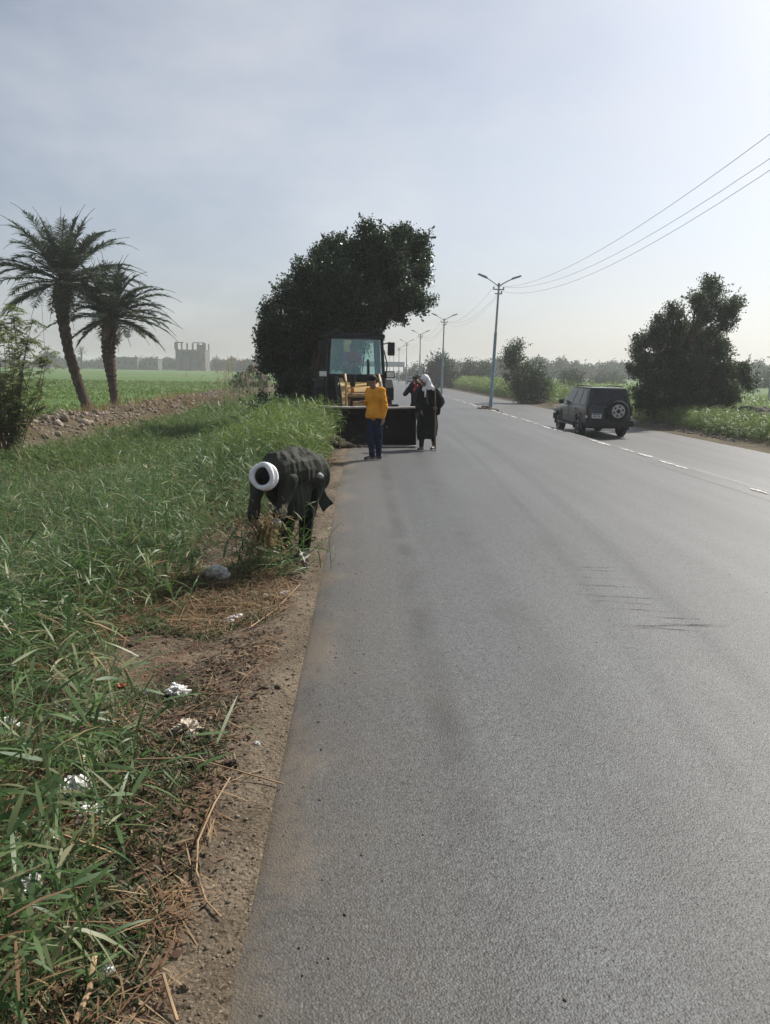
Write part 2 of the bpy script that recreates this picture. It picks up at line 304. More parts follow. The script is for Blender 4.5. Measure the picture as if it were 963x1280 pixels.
class MB:
    def __init__(s): s.v = []; s.f = []
    def add(s, vs, fs):
        k = len(s.v); s.v += [tuple(v) for v in vs]; s.f += [tuple(i+k for i in f) for f in fs]; return s
    def box(s, c, d, rot=None):
        R = Euler(rot).to_matrix() if rot else Matrix.Identity(3); c = Vector(c)
        vs = [c + R @ Vector((x*d[0]/2, y*d[1]/2, z*d[2]/2)) for x in (-1, 1) for y in (-1, 1) for z in (-1, 1)]
        return s.add(vs, [(0, 1, 3, 2), (4, 6, 7, 5), (0, 4, 5, 1), (2, 3, 7, 6), (0, 2, 6, 4), (1, 5, 7, 3)])
    def tube(s, pts, radii, seg=10, cap=True, flat=1.0):
        pts = [Vector(p) for p in pts]
        if isinstance(radii, (int, float)): radii = [radii]*len(pts)
        vs = []; fs = []; n = len(pts); ref = None
        for i, p in enumerate(pts):
            d = (pts[min(i+1, n-1)]-pts[max(i-1, 0)]).normalized()
            if ref is None: ref = Vector((0, 0, 1)) if abs(d.z) < .9 else Vector((1, 0, 0))
            a = d.cross(ref).normalized(); b = a.cross(d); ref = b
            for k in range(seg):
                t = 2*math.pi*k/seg; vs.append(p + (a*math.cos(t) + b*math.sin(t)*flat)*radii[i])
        for i in range(n-1):
            for k in range(seg):
                fs.append((i*seg+k, i*seg+(k+1) % seg, (i+1)*seg+(k+1) % seg, (i+1)*seg+k))
        if cap: fs += [tuple(range(seg-1, -1, -1)), tuple((n-1)*seg+k for k in range(seg))]
        return s.add(vs, fs)
    def prism(s, outline, a, b, axis='x'):
        """outline in the plane across axis, extruded from a to b along it"""
        def pt(u, v, t): return (t, u, v) if axis == 'x' else ((u, t, v) if axis == 'y' else (u, v, t))
        n = len(outline); vs = [pt(u, v, a) for u, v in outline] + [pt(u, v, b) for u, v in outline]
        return s.add(vs, [tuple(range(n-1, -1, -1)), tuple(range(n, 2*n))] + [(i, (i+1) % n, n+(i+1) % n, n+i) for i in range(n)])
    def lathe(s, prof, c, axis='x', seg=28):
        """profile of (radius, height along axis)"""
        c = Vector(c); vs = []; fs = []; n = len(prof)
        for r, h in prof:
            for k in range(seg):
                t = 2*math.pi*k/seg; u, w = r*math.cos(t), r*math.sin(t)
                vs.append(c + (Vector((h, u, w)) if axis == 'x' else Vector((u, h, w)) if axis == 'y' else Vector((u, w, h))))
        for i in range(n-1):
            for k in range(seg): fs.append((i*seg+k, i*seg+(k+1) % seg, (i+1)*seg+(k+1) % seg, (i+1)*seg+k))
        fs += [tuple(range(seg-1, -1, -1)), tuple((n-1)*seg+k for k in range(seg))]
        return s.add(vs, fs)
    def loft(s, rings):
        n = len(rings[0]); vs = [p for r in rings for p in r]; fs = []
        for i in range(len(rings)-1):
            for k in range(n): fs.append((i*n+k, i*n+(k+1) % n, (i+1)*n+(k+1) % n, (i+1)*n+k))
        fs += [tuple(range(n-1, -1, -1)), tuple((len(rings)-1)*n+k for k in range(n))]
        return s.add(vs, fs)
    def ball(s, c, r, seg=12, rings=8):
        r = (r, r, r) if isinstance(r, (int, float)) else r; c = Vector(c); vs = []; fs = []
        for i in range(rings+1):
            ph = math.pi*(i+.001)/(rings+.002)
            for k in range(seg):
                t = 2*math.pi*k/seg; vs.append(c + Vector((r[0]*math.sin(ph)*math.cos(t), r[1]*math.sin(ph)*math.sin(t), r[2]*math.cos(ph))))
        for i in range(rings):
            for k in range(seg): fs.append((i*seg+k, (i+1)*seg+k, (i+1)*seg+(k+1) % seg, i*seg+(k+1) % seg))
        fs += [tuple(range(seg)), tuple(rings*seg+k for k in range(seg-1, -1, -1))]
        return s.add(vs, fs)
    def mesh(s, name):
        me = bpy.data.meshes.new(name); me.from_pydata(s.v, [], s.f)
        bm = bmesh.new(); bm.from_mesh(me); bmesh.ops.recalc_face_normals(bm, faces=bm.faces); bm.to_mesh(me); bm.free(); return me
    def build(s, name, m, parent=None, smooth=False, bevel=0, loc=None):
        me = s.mesh(name)
        if bevel:
            bm = bmesh.new(); bm.from_mesh(me)
            bmesh.ops.bevel(bm, geom=[e for e in bm.edges if len(e.link_faces) == 2 and e.calc_face_angle(0) > .5], offset=bevel, segments=2, affect='EDGES', profile=.7)
            bm.to_mesh(me); bm.free()
        if smooth:
            for p in me.polygons: p.use_smooth = True
            me.set_sharp_from_angle(angle=rad(40))
        return link(name, me, m, parent, loc)
def evaluated(o):
    dg = bpy.context.evaluated_depsgraph_get(); dg.update(); return bpy.data.meshes.new_from_object(o.evaluated_get(dg))
def blob(name, prims, m, parent=None, voxel=.012, smooth=4, fold=0, fscale=9, seed=0, stretch=(1, 1, 1), loc=None):
    """one continuous surface grown round tapered limbs ('c', p0, r0, p1, r1), ellipsoids ('e', c, (rx,ry,rz), rot) and rings ('l', rings)"""
    b = MB()
    for p in prims:
        if p[0] == 'c':
            p0, p1 = Vector(p[1]), Vector(p[3]); d = (p1-p0).normalized(); r0, r1 = p[2], p[4]
            pts = []; rr = []
            for k in (85, 60, 30, 0): pts.append(p0-d*r0*math.sin(rad(k))); rr.append(r0*math.cos(rad(k)))
            for k in (0, 30, 60, 85): pts.append(p1+d*r1*math.sin(rad(k))); rr.append(r1*math.cos(rad(k)))
            b.tube(pts, rr, 14)
        elif p[0] == 'e':
            t = MB().ball((0, 0, 0), p[2], 18, 12); R = Euler(p[3]).to_matrix() if len(p) > 3 else Matrix.Identity(3)
            b.add([R @ Vector(v) + Vector(p[1]) for v in t.v], t.f)
        else: b.loft(p[1])
    o = link('tmp', b.mesh('tmp'))
    r = o.modifiers.new('r', 'REMESH'); r.mode = 'VOXEL'; r.voxel_size = voxel
    if smooth: q = o.modifiers.new('s', 'SMOOTH'); q.iterations = smooth; q.factor = .5
    me = evaluated(o); bpy.data.objects.remove(o)
    if fold:
        n = len(me.vertices); co = np.empty(n*3, np.float32); me.vertices.foreach_get('co', co); co = co.reshape(-1, 3)
        no = np.empty(n*3, np.float32); me.vertices.foreach_get('normal', no); no = no.reshape(-1, 3)
        s = co*np.array(stretch)*fscale
        d = fbm(s[:, 0]+s[:, 2]*.35+seed, s[:, 1]+s[:, 2]*.6, seed, 3)
        co = co + no*(d*fold)[:, None]; me.vertices.foreach_set('co', co.astype(np.float32).ravel()); me.update()
    for p in me.polygons: p.use_smooth = True
    me.name = name; me.materials.clear()
    return link(name, me, m, parent, loc)

# ------------------------------------------------------------------ blades and leaves
def norm(a): return a/np.maximum(np.linalg.norm(a, axis=1, keepdims=True), 1e-9)
def blades(base, d, L, W, droop, S=3, prof=None, roll=None, rng=RNG):
    N = len(base); d = norm(d); up = np.array([0, 0, 1.0])
    side = np.cross(d, up); bad = np.linalg.norm(side, axis=1) < 1e-3; side[bad] = [1, 0, 0]; side = norm(side)
    if roll is not None:
        nn = np.cross(side, d); side = side*np.cos(roll)[:, None] + nn*np.sin(roll)[:, None]
    prof = prof or {1: [1, .1], 2: [.6, 1, .06], 3: [.5, 1, .7, .04], 4: [.4, .9, 1, .6, .04]}[S]
    V = np.empty((N, S+1, 2, 3)); p = base.copy(); cur = d.copy(); st = (L/S)[:, None]
    for i in range(S+1):
        w = (W*prof[i]*.5)[:, None]
        V[:, i, 0] = p-side*w; V[:, i, 1] = p+side*w
        cur = norm(cur + np.array([0, 0, -1.0])*(droop/S)[:, None]); p = p+cur*st
    idx = np.arange(N)[:, None]*(2*(S+1)); Q = []
    for i in range(S):
        k = idx+2*i; Q.append(np.concatenate([k, k+1, k+3, k+2], 1))
    return V.reshape(-1, 3), np.concatenate(Q, 0)
class Soup:
    def __init__(s): s.v = []; s.q = []; s.n = 0
    def add(s, v, q): s.v.append(v); s.q.append(q+s.n); s.n += len(v)
    def build(s, name, m, parent=None, loc=None, smooth=False):
        v = np.concatenate(s.v); 
        if loc is not None: v = v-np.array(loc)
        return link(name, mesh_np(name, v, np.concatenate(s.q), smooth), m, parent, None if parent is not None else loc)
def dirs(az, el): return np.stack([np.cos(az)*np.cos(el), np.sin(az)*np.cos(el), np.sin(el)], 1)
def reeds(soup, xy, h, leaves, leafL, leafW, lean=.25, S=3, rng=RNG, stem=.006):
    N = len(xy); z = gz(xy[:, 0], xy[:, 1]); base = np.column_stack([xy, z-.02])
    az = rng.uniform(0, 6.283, N); el = np.pi/2 - np.abs(rng.normal(0, lean, N)); sd = dirs(az, el); dr = rng.uniform(0, .35, N)
    v, q = blades(base, sd, h, np.full(N, stem)*rng.uniform(.7, 1.3, N), dr, S, [1, .85, .65, .4, .2][:S+1], rng.uniform(0, 3, N)); soup.add(v, q)
    # points on each stem follow the same bending
    pts = v.reshape(N, S+1, 2, 3).mean(2); laz = rng.uniform(0, 6.283, N)
    for k in range(leaves):
        t = (k+rng.uniform(.2, .9, N))/leaves*.92+.08; f = t*S; i = np.minimum(f.astype(int), S-1); fr = (f-i)[:, None]
        p = pts[np.arange(N), i]*(1-fr)+pts[np.arange(N), i+1]*fr
        a = laz+np.pi*k+rng.normal(0, .55, N); e = rng.normal(.5, .38, N)
        L = h*0+rng.uniform(.55, 1.25, N)*leafL*(.75+.4*np.sin(t*3)); W = leafW*rng.uniform(.6, 1.25, N)
        v2, q2 = blades(p, dirs(a, e), L, W, rng.uniform(.1, 1.0, N), S, None, rng.normal(0, .5, N)); soup.add(v2, q2)
def leafquads(c, size, rng, aspect=.45):
    N = len(c); a = rng.normal(size=(N, 3)); a = norm(a); b = norm(np.cross(a, rng.normal(size=(N, 3))))
    L = (size*rng.uniform(.6, 1.3, N))[:, None]; w = L*aspect
    n = np.cross(a, b); V = np.stack([c-a*L*.5, c+b*w*.5+n*L*.08, c+a*L*.5, c-b*w*.5+n*L*.08], 1)
    return V.reshape(-1, 3), np.arange(N*4).reshape(-1, 4)
def crown_pts(blobs, per_m3, sub_r, per_sub, rng):
    """leaf positions: small leaf clumps crowding the outer half of each lobe"""
    out = []
    for c, r in blobs:
        r = np.array(r if hasattr(r, '__len__') else (r, r, r)); n = max(4, int(per_m3*r.prod()**(2/3)))
        d = norm(rng.normal(size=(n, 3))); rr = rng.uniform(.3, 1.0, n)**.5
        cc = np.array(c)+d*r*(rr*rng.uniform(.82, 1.06, n))[:, None]
        k = rng.poisson(per_sub, n)+2
        for _ in range(int(n*.16)):          # sprigs that break the outline
            dd = norm(rng.normal(size=(1, 3))+np.array([0, 0, .5])); m = max(4, int(per_sub*.45)); t = rng.uniform(0, 1, (m, 1))
            out.append(np.array(c)+dd*r*.9+dd*t*sub_r*rng.uniform(1.5, 3.6)+rng.normal(size=(m, 3))*sub_r*.28*(1.2-t))
        ctr = np.repeat(cc, k, 0); out.append(ctr+np.clip(rng.normal(size=ctr.shape), -1.5, 1.5)*sub_r*rng.uniform(.5, 1.2, (len(ctr), 1)))
    return np.concatenate(out)
def tree(name, base, blobs, label, m_leaf, leaf=.13, per_m3=60, sub_r=.16, per_sub=14, trunk_r=.16, group=None, seed=1, trunks=3, bark=None, aspect=.45):
    rng = np.random.default_rng(seed); base = Vector(base); root = empty(name, base, label, 'tree', group)
    b = MB(); ctrs = [Vector(c) for c, r in blobs]
    low = min(ctrs, key=lambda c: c.z); fork = base + (sum(ctrs, Vector())/len(ctrs)-base)*.28
    for k in range(trunks):
        o = Vector((rng.normal()*trunk_r, rng.normal()*trunk_r, 0)); 
        b.tube([Vector((0, 0, -.15))+o, (fork-base)*.5+o*1.5, (fork-base)+o*2.5], [trunk_r, trunk_r*.75, trunk_r*.6], 8)
    cen = sum(ctrs, Vector())/len(ctrs)-base+Vector((0, 0, .06*max(c.z for c in ctrs)))
    for c in ctrs:
        p0 = fork-base; p1 = c-base; mid = p0.lerp(p1, .5).lerp(cen, .75)+Vector(rng.normal(size=3))*.05*(p1-p0).length
        b.tube([p0, mid, p1], [trunk_r*.5, trunk_r*.3, trunk_r*.1], 6)
        for j in range(4):
            e = p1+Vector(rng.normal(size=3))*.5*float(np.mean(dict_r(blobs, c, base))); b.tube([mid.lerp(p1, .6), e], [trunk_r*.14, trunk_r*.05], 4)
    b.build('trunk', bark or MT['bark'], root, True)
    pts = crown_pts(blobs, per_m3, sub_r, per_sub, rng); pts = pts[pts[:, 2] > gz1(base.x, base.y)+.02]
    v, q = leafquads(pts-np.array(base), leaf, rng, aspect); link('crown', mesh_np('crown', v, q), m_leaf, root)
    return root
def dict_r(blobs, c, base):
    for cc, r in blobs:
        if (Vector(cc)-c).length < 1e-6: return r if hasattr(r, '__len__') else (r, r, r)
def pblobs(lst, Y, rng, depth=.5):
    out = []
    for px, py, r in lst:
        y = Y+rng.normal()*depth; out.append((tuple(P(px, py, y)), r*y/FPX))
    return out

# ================================================================== SETTING
def sheet(name, xs, ys, zf, m, dz=0, kind='structure'):
    X, Y = np.meshgrid(xs, ys); Z = zf(X, Y)+dz; nx = len(xs); ny = len(ys)
    v = np.stack([X, Y, Z], -1).reshape(-1, 3); i = np.arange(nx*ny).reshape(ny, nx)
    q = np.stack([i[:-1, :-1], i[:-1, 1:], i[1:, 1:], i[1:, :-1]], -1).reshape(-1, 4)
    return tag(link(name, mesh_np(name, v, q, True), m), kind=kind)
def geo(a, b, n): return np.geomspace(a, b, n)
ysf = np.concatenate([np.arange(-14, 60, .3), geo(60, 950, 120)])
xl = np.concatenate([-geo(17, 800, 40)[::-1], np.arange(-16.8, -.2, .15)]); 
xr = np.concatenate([np.arange(-.15, 12.5, .8), np.arange(12.5, 20, .25), geo(20, 800, 40)])
def ground_z(x, y):
    z = gz(x, y); inroad = (x > -.6) & (x < 12.4); z = np.where(inroad, z-.06, z)
    return np.where((x < -.42) & (x > -2.35) & (y < 26) & (y > -3), z-.05, z)
sheet('ground', np.concatenate([xl, xr]), ysf, ground_z, MT['soil'])
fx = np.concatenate([-geo(15.5, 760, 50)[::-1], np.arange(-15.4, -12.6, .3)])
sheet('field', fx, np.concatenate([np.arange(-10, 120, .8), geo(120, 900, 60)]), lambda x, y: gz(x, y)+.03*sstep(-12.6, -13.6, x)-.03*sstep(-13.4, -12.6, x), MT['field'])
sheet('field.001', np.concatenate([np.arange(15.5, 24, .5), geo(24, 760, 40)]), np.concatenate([np.arange(-10, 120, 1.0), geo(120, 900, 60)]), lambda x, y: gz(x, y)+.02, MT['field'])
# carriageways; the left edge is ragged
ry = np.concatenate([np.arange(-12, 40, .12), geo(40, 940, 160)])
rxs = np.concatenate([[0, .012, .03, .06, .1], np.linspace(.14, 1, 26)])
E = -.43 + .07*fbm(ry*.5, ry*0, 21, 3) + .06*fbm(ry*2.3, ry*0, 22, 3)+.03*fbm(ry*7, ry*0, 23, 2)
X = E[:, None] + (6.95-E[:, None])*rxs[None, :]; Y = np.repeat(ry[:, None], len(rxs), 1); Z = gz(X, Y)
Z[:, 0] -= .05; Z[:, 1] -= .012
i = np.arange(X.size).reshape(X.shape); q = np.stack([i[:-1, :-1], i[:-1, 1:], i[1:, 1:], i[1:, :-1]], -1).reshape(-1, 4)
tag(link('road', mesh_np('road', np.stack([X, Y, Z], -1).reshape(-1, 3), q, True), MT['asphalt']), kind='structure')
sheet('median_strip', np.linspace(6.7, 8.0, 14), ry, lambda x, y: gz(x, y)+.003+.012*fbm(x*2, y*.8, 31)*sstep(6.75, 7.2, x), MT['asphalt2'])
sheet('road.001', np.concatenate([np.linspace(7.75, 12.7, 18)]), ry, lambda x, y: gz(x, y)+.004-.03*sstep(12.55, 12.7, x), MT['asphalt2'])
sheet('sand_verge', np.linspace(12.3, 14.6, 12), ry, lambda x, y: gz(x, y)-.012+.02*fbm(x*2, y*2, 33)*sstep(12.6, 13, x), MT['sand'])
# fine verge strip beside the lane
vx = np.arange(-2.4, -.34, .028); vy = np.concatenate([np.arange(.6, 8, .028), np.arange(8, 26, .09)])
def verge_z(x, y):
    rough = sstep(-.38, -.6, x)
    return gz(x, y)-.012+rough*(.022*fbm(x*6, y*6, 41, 4)+.012*fbm(x*22, y*22, 42, 3))
sheet('dirt_verge', vx, vy, verge_z, MT['verge'])
# worn white patches along the median edge
b = MB(); y = 6.0
while y < 120:
    ln = random.uniform(.35, 1.9)*(1+y*.008); w = random.uniform(.07, .24); x0 = 7.12+random.uniform(-.09, .11); n = 14; top = []; bot = []
    if random.random() < .8:
        for k in range(n):
            t = k/(n-1); e = math.sin(math.pi*t)**.4; yy = y+ln*t
            xa = x0-w*.5*e*random.uniform(.15, 1.15); xb = x0+w*.5*e*random.uniform(.15, 1.15)+.004
            top.append((xa, yy, gz1(xa, yy)+.014)); bot.append((xb, yy, gz1(xb, yy)+.014))
        k0 = len(b.v); b.add(top+bot, [(k, k+1, n+k+1, n+k) for k in range(n-1)])
    y += ln+random.uniform(.03, .8)
tag(b.build('road_marking', MT['paint']), kind='structure')
# dark scrapes across the lane
b = MB()
for cx, cyy, n, w in ((720, 718, 5, .5), (800, 770, 7, .6), (760, 750, 4, .5)):
    d = P(cx, cyy, 5.0)-Vector((0, 0, CAMZ)); t = (CAMZ+.06)/-d.z; c = d*t
    for k in range(n):
        yy = c.y+random.uniform(-.35, .35); x0 = c.x+random.uniform(-.25, .15); ln = w*random.uniform(.4, 1.0); m_ = 10; top = []; bot = []
        for j in range(m_):
            u = j/(m_-1); h = .0034*math.sin(math.pi*u)*random.uniform(.2, 1.3)+.0006; xx = x0+ln*u; yq = yy+.02*math.sin(u*3+k)+random.uniform(-.004, .004)
            top.append((xx, yq-h, gz1(xx, yq)+.004)); bot.append((xx, yq+h, gz1(xx, yq)+.004))
        b.add(top+bot, [(j, j+1, m_+j+1, m_+j) for j in range(m_-1)])
tag(b.build('road_scrapes', mat('scrape', (.03, .03, .03), .9)), kind='structure')
# air
hz, n_, l_, _ = newmat('haze_air'); n_.remove(n_['Principled BSDF'])
pv = n_.new("ShaderNodeVolumePrincipled"); pv.inputs['Color'].default_value = (.95, .975, 1.0, 1); pv.inputs['Density'].default_value = .00072; pv.inputs['Anisotropy'].default_value = .25
l_.new(pv.outputs[0], n_['Material Output'].inputs['Volume'])
HAZE = MB().box((0, 440, 6.5), (1720, 1140, 17)).build('haze', hz); tag(HAZE, kind='stuff')

# ================================================================== GRASS, REEDS, LITTER
def scatter(n, fx0, fx1, y0, y1, rng=RNG, dens=None):
    y = rng.uniform(y0, y1, n*3); a = fx0(y); c = fx1(y); x = a+(c-a)*rng.uniform(0, 1, n*3)
    keep = rng.uniform(0, 1, n*3) < np.clip((c-a)/np.max(c-a), 0, 1)
    if dens is not None: keep &= rng.uniform(0, 1, n*3) < dens(x, y)
    return np.column_stack([x, y])[keep][:n]
def edge_reed(y):   # where tall growth starts beside the verge
    return -1.02-.36*sstep(3.0, 4.4, y)-.12*sstep(5, 6.5, y)+.55*sstep(7.2, 11, y)+.22*fbm(y*.7, y*0, 51, 3)+.30*sstep(2.8, 1.8, y)
def left_view(y): return np.maximum(-.62*y-1.2, -7.8)
def hfac(xy): return (1-.48*sstep(-2.6, -5.2, xy[:, 0])*sstep(7, 15, xy[:, 1]))*(.8+.45*fbm(xy[:, 0]*.6, xy[:, 1]*.6, 57, 3))
near = Soup(); far = Soup()
patch = lambda x, y: .35+.65*sstep(-.25, .2, fbm(x*.9, y*.9, 61, 3))
xy = scatter(1250, left_view, edge_reed, 1.1, 6, dens=lambda x, y: patch(x, y)*(.22+.78*sstep(.1, 1.0, edge_reed(y)-x))); reeds(near, xy, RNG.uniform(.4, .85, len(xy))*(.7+.4*sstep(0, 1, edge_reed(xy[:, 1])-xy[:, 0])), 11, .18, .0125, .42, 4)
xy = scatter(4600, left_view, edge_reed, 6, 14.5, dens=patch); hh = RNG.uniform(.6, 1.15, len(xy))*(.6+.4*sstep(0, .7, edge_reed(xy[:, 1])-xy[:, 0])); reeds(near, xy, hh*hfac(xy), 13, .17, .0105, .34, 3)
xy = scatter(9500, left_view, edge_reed, 14.5, 34, dens=patch); hh = RNG.uniform(.75, 1.35, len(xy))*hfac(xy); reeds(far, xy, hh, 10, .22, .016, .3, 2, stem=.01)
xy = scatter(4500, lambda y: y*0-8.0, lambda y: y*0-1.2, 34, 110); reeds(far, xy, RNG.uniform(.8, 1.3, len(xy))*hfac(xy), 7, .4, .05, .3, 2, stem=.02)
# a brighter, taller stand beside the bucket
xy = scatter(1500, lambda y: y*0-2.4, lambda y: -.75-.0*y, 11.5, 19); lightS = Soup(); reeds(lightS, xy, RNG.uniform(.75, 1.25, len(xy)), 9, .24, .016, .3, 3)
# a few lone tall leaves leaning over the litter close to the lens
xy = np.array([[-1.0, 2.2], [-1.25, 2.0], [-.95, 2.55], [-1.15, 2.9], [-1.35, 2.6], [-1.5, 3.1], [-.88, 1.9], [-1.2, 3.4], [-1.05, 1.75], [-1.3, 1.6]])
xy = np.repeat(xy, 4, 0)+RNG.normal(size=(40, 2))*.07; reeds(near, xy, RNG.uniform(.4, .75, len(xy)), 10, .2, .016, .4, 4)
tag(near.build('reed_grass', MT['reed']), 'tall blue-green reed grass filling the roadside ditch in front', 'reeds', kind='stuff')
tag(far.build('reed_grass', MT['reedfar']), 'dense reed grass further along the ditch towards the tree', 'reeds', kind='stuff')
tag(lightS.build('reed_grass', MT['reedlight']), 'bright green reed stand beside the loader bucket', 'reeds', kind='stuff')
# low weeds
wd = Soup()
pw = lambda x, y: sstep(-.22, .12, fbm(x*1.5, y*1.3, 71, 3))*sstep(-.56, -.76, x+.1*fbm(x*3, y*2, 72, 2))
for n, y0, y1, L in ((34000, 1.2, 9, .06), (6000, 9, 20, .12)):
    xy = scatter(n, lambda y: y*0-2.3, lambda y: y*0-.58, y0, y1, dens=pw); N = len(xy); z = verge_z(xy[:, 0], xy[:, 1])
    v, q = blades(np.column_stack([xy, z]), dirs(RNG.uniform(0, 6.28, N), RNG.uniform(.2, 1.3, N)), RNG.uniform(.5, 1.3, N)*L, np.full(N, L*.11), RNG.uniform(0, 1, N), 2); wd.add(v, q)
tag(wd.build('low_weeds', MT['weed']), 'low dark green weeds creeping over the dirt verge', 'weeds', kind='stuff')
# straw and dry stalks lying about
st = Soup(); ps = lambda x, y: sstep(-.1, .2, fbm(x*1.1+4, y*1.1, 75, 3))*sstep(-.50, -.68, x)+.04
for n, y0, y1 in ((24000, 1.2, 7), (9000, 7, 18)):
    xy = scatter(n, lambda y: y*0-2.3, lambda y: y*0-.55, y0, y1, dens=ps); N = len(xy); z = verge_z(xy[:, 0], xy[:, 1])+RNG.uniform(.004, .035, N)
    v, q = blades(np.column_stack([xy, z]), dirs(RNG.uniform(0, 6.28, N), RNG.normal(.05, .16, N)), RNG.gamma(2.4, .045, N)+.02, RNG.uniform(.002, .007, N), RNG.uniform(0, .5, N), 3); st.add(v, q)
xy = scatter(2600, left_view, edge_reed, 1.3, 14); N = len(xy); z = gz(xy[:, 0], xy[:, 1])+RNG.uniform(.05, .5, N)
v, q = blades(np.column_stack([xy, z]), dirs(RNG.uniform(0, 6.28, N), RNG.normal(.2, .4, N)), RNG.uniform(.12, .35, N), RNG.uniform(.005, .012, N), RNG.uniform(.2, .9, N), 3); st.add(v, q)
tag(st.build('dry_straw', MT['straw']), 'brown dry straw and dead leaves littering the verge', 'straw', kind='stuff')
fl = Soup(); pf = lambda x, y: sstep(-.25, .2, fbm(x*1.4+9, y*1.2, 85, 3))*sstep(-.46, -.72, x)+.06
for n, y0, y1, z_ in ((16000, 1.2, 7.5, .013), (6000, 7.5, 18, .022)):
    xy = scatter(n, lambda y: y*0-2.2, lambda y: y*0-.5, y0, y1, dens=pf); N = len(xy); c3 = np.column_stack([xy, verge_z(xy[:, 0], xy[:, 1])+RNG.uniform(.002, .014, N)])
    v, q = blades(c3, dirs(RNG.uniform(0, 6.28, N), RNG.normal(.05, .3, N)), RNG.gamma(2, z_, N)+.006, RNG.gamma(2.5, z_*.28, N)+.003, RNG.uniform(0, .5, N), 2, [.5, 1, .3], RNG.normal(0, .4, N)); fl.add(v, q)
MT['flake'] = leafmat('leaf_litter', [(.03, .02, .014), (.085, .045, .025), (.14, .085, .045), (.05, .035, .024), (.22, .16, .10), (.11, .05, .03)], .1, .8)
tag(fl.build('leaf_litter', MT['flake']), 'dead brown leaf flakes scattered over the verge', 'leaf litter', kind='stuff')
def lumps(name, xy, size, m, label, zf=gz, seed=0, sq=.65):
    rng = np.random.default_rng(seed); N = len(xy); bm = bmesh.new(); bmesh.ops.create_icosphere(bm, subdivisions=1, radius=1)
    tv = np.array([v.co for v in bm.verts]); tf = np.array([[v.index for v in f.verts] for f in bm.faces]); bm.free()
    V = tv[None]*rng.uniform(.6, 1.3, (N, len(tv), 1))*rng.uniform(.6, 1.25, (N, 1, 3))*np.array([1, 1, sq])*size[:, None, None]
    a = rng.uniform(0, 6.28, N); c, s = np.cos(a)[:, None], np.sin(a)[:, None]
    V = np.stack([V[..., 0]*c-V[..., 1]*s, V[..., 0]*s+V[..., 1]*c, V[..., 2]], -1)
    z = zf(xy[:, 0], xy[:, 1])+size*.2; V += np.column_stack([xy, z])[:, None, :]
    F = (tf[None]+np.arange(N)[:, None, None]*len(tv)).reshape(-1, 3)
    return tag(link(name, mesh_np(name, V.reshape(-1, 3), F), m), label, 'stones', kind='stuff')
xy = scatter(9000, lambda y: y*0-1.6, lambda y: y*0-.36, 1.2, 12); lumps('gravel', xy, np.minimum(RNG.gamma(1.4, .0024, len(xy))+.0015, .011), MT['stone'], 'small pebbles and grit along the edge of the asphalt', verge_z, 3)
xy = scatter(1500, lambda y: y*0-1.7, lambda y: y*0-.5, 1.2, 9, dens=lambda x, y: sstep(0, .3, fbm(x*2, y*1.2, 77, 3))); lumps('soil_crumbs', xy, np.minimum(RNG.gamma(2, .007, len(xy))+.003, .022), MT['clod'], 'dark crumbs of soil scattered on the verge', verge_z, 4)
xy = np.column_stack([RNG.uniform(-.3, .05, 260)**1*1.0, RNG.uniform(1.3, 10, 260)]); xy = np.concatenate([xy, np.column_stack([RNG.uniform(0, 4, 120), RNG.uniform(1.4, 9, 120)])])
lumps('loose_chippings', xy, np.minimum(RNG.gamma(1.4, .0016, len(xy))+.0012, .006), MT['stone'], 'loose stone chippings strewn on the asphalt', lambda x, y: gz(x, y)+.001, 5)
# bund: clods and dry tufts
yb = RNG.uniform(14, 90, 11000); xb = bund_x(yb)+RNG.normal(0, 1.0, 11000); xy = np.column_stack([xb, yb])
lumps('bund_clods', xy, RNG.gamma(1.3, .026, 11000)+.012, MT['bund'], 'pale crumbly clods heaped along the bund', gz, 6, .8)
dg = Soup(); nd = 13000; yb = RNG.uniform(15, 90, nd); sidepick = RNG.uniform(0, 1, nd) < .6; xb = bund_x(yb)+np.where(sidepick, RNG.normal(-1.7, .7, nd), RNG.normal(1.5, .8, nd)); N = nd
keep = fbm(xb*.5, yb*.25, 79, 3) > -.05; xb, yb = xb[keep], yb[keep]; N = len(xb)
v, q = blades(np.column_stack([xb, yb, gz(xb, yb)]), dirs(RNG.uniform(0, 6.28, N), RNG.uniform(.6, 1.5, N)), RNG.uniform(.25, .75, N), RNG.uniform(.012, .03, N), RNG.uniform(.1, .8, N), 2); dg.add(v, q)
tag(dg.build('dry_grass', MT['drygrass']), 'tawny dry grass fringing the dirt bund', 'dry grass', kind='stuff')
cr = Soup(); xy = scatter(60000, lambda y: -.62*y-3, lambda y: bund_x(y)-2.4, 20, 125, dens=lambda x, y: .25+.75*sstep(-.2, .15, fbm(x*.12, y*.35, 81, 3)))
N = len(xy); Lc = RNG.uniform(.08, .2, N)*(1+xy[:, 1]*.008); v, q = blades(np.column_stack([xy, gz(xy[:, 0], xy[:, 1])+.03]), dirs(RNG.uniform(0, 6.28, N), RNG.uniform(.3, 1.3, N)), Lc, Lc*.35, RNG.uniform(.2, 1, N), 2); cr.add(v, q)
tag(cr.build('field_crop', MT['crop']), 'low green crop covering the field behind the palms', 'crop', kind='stuff')
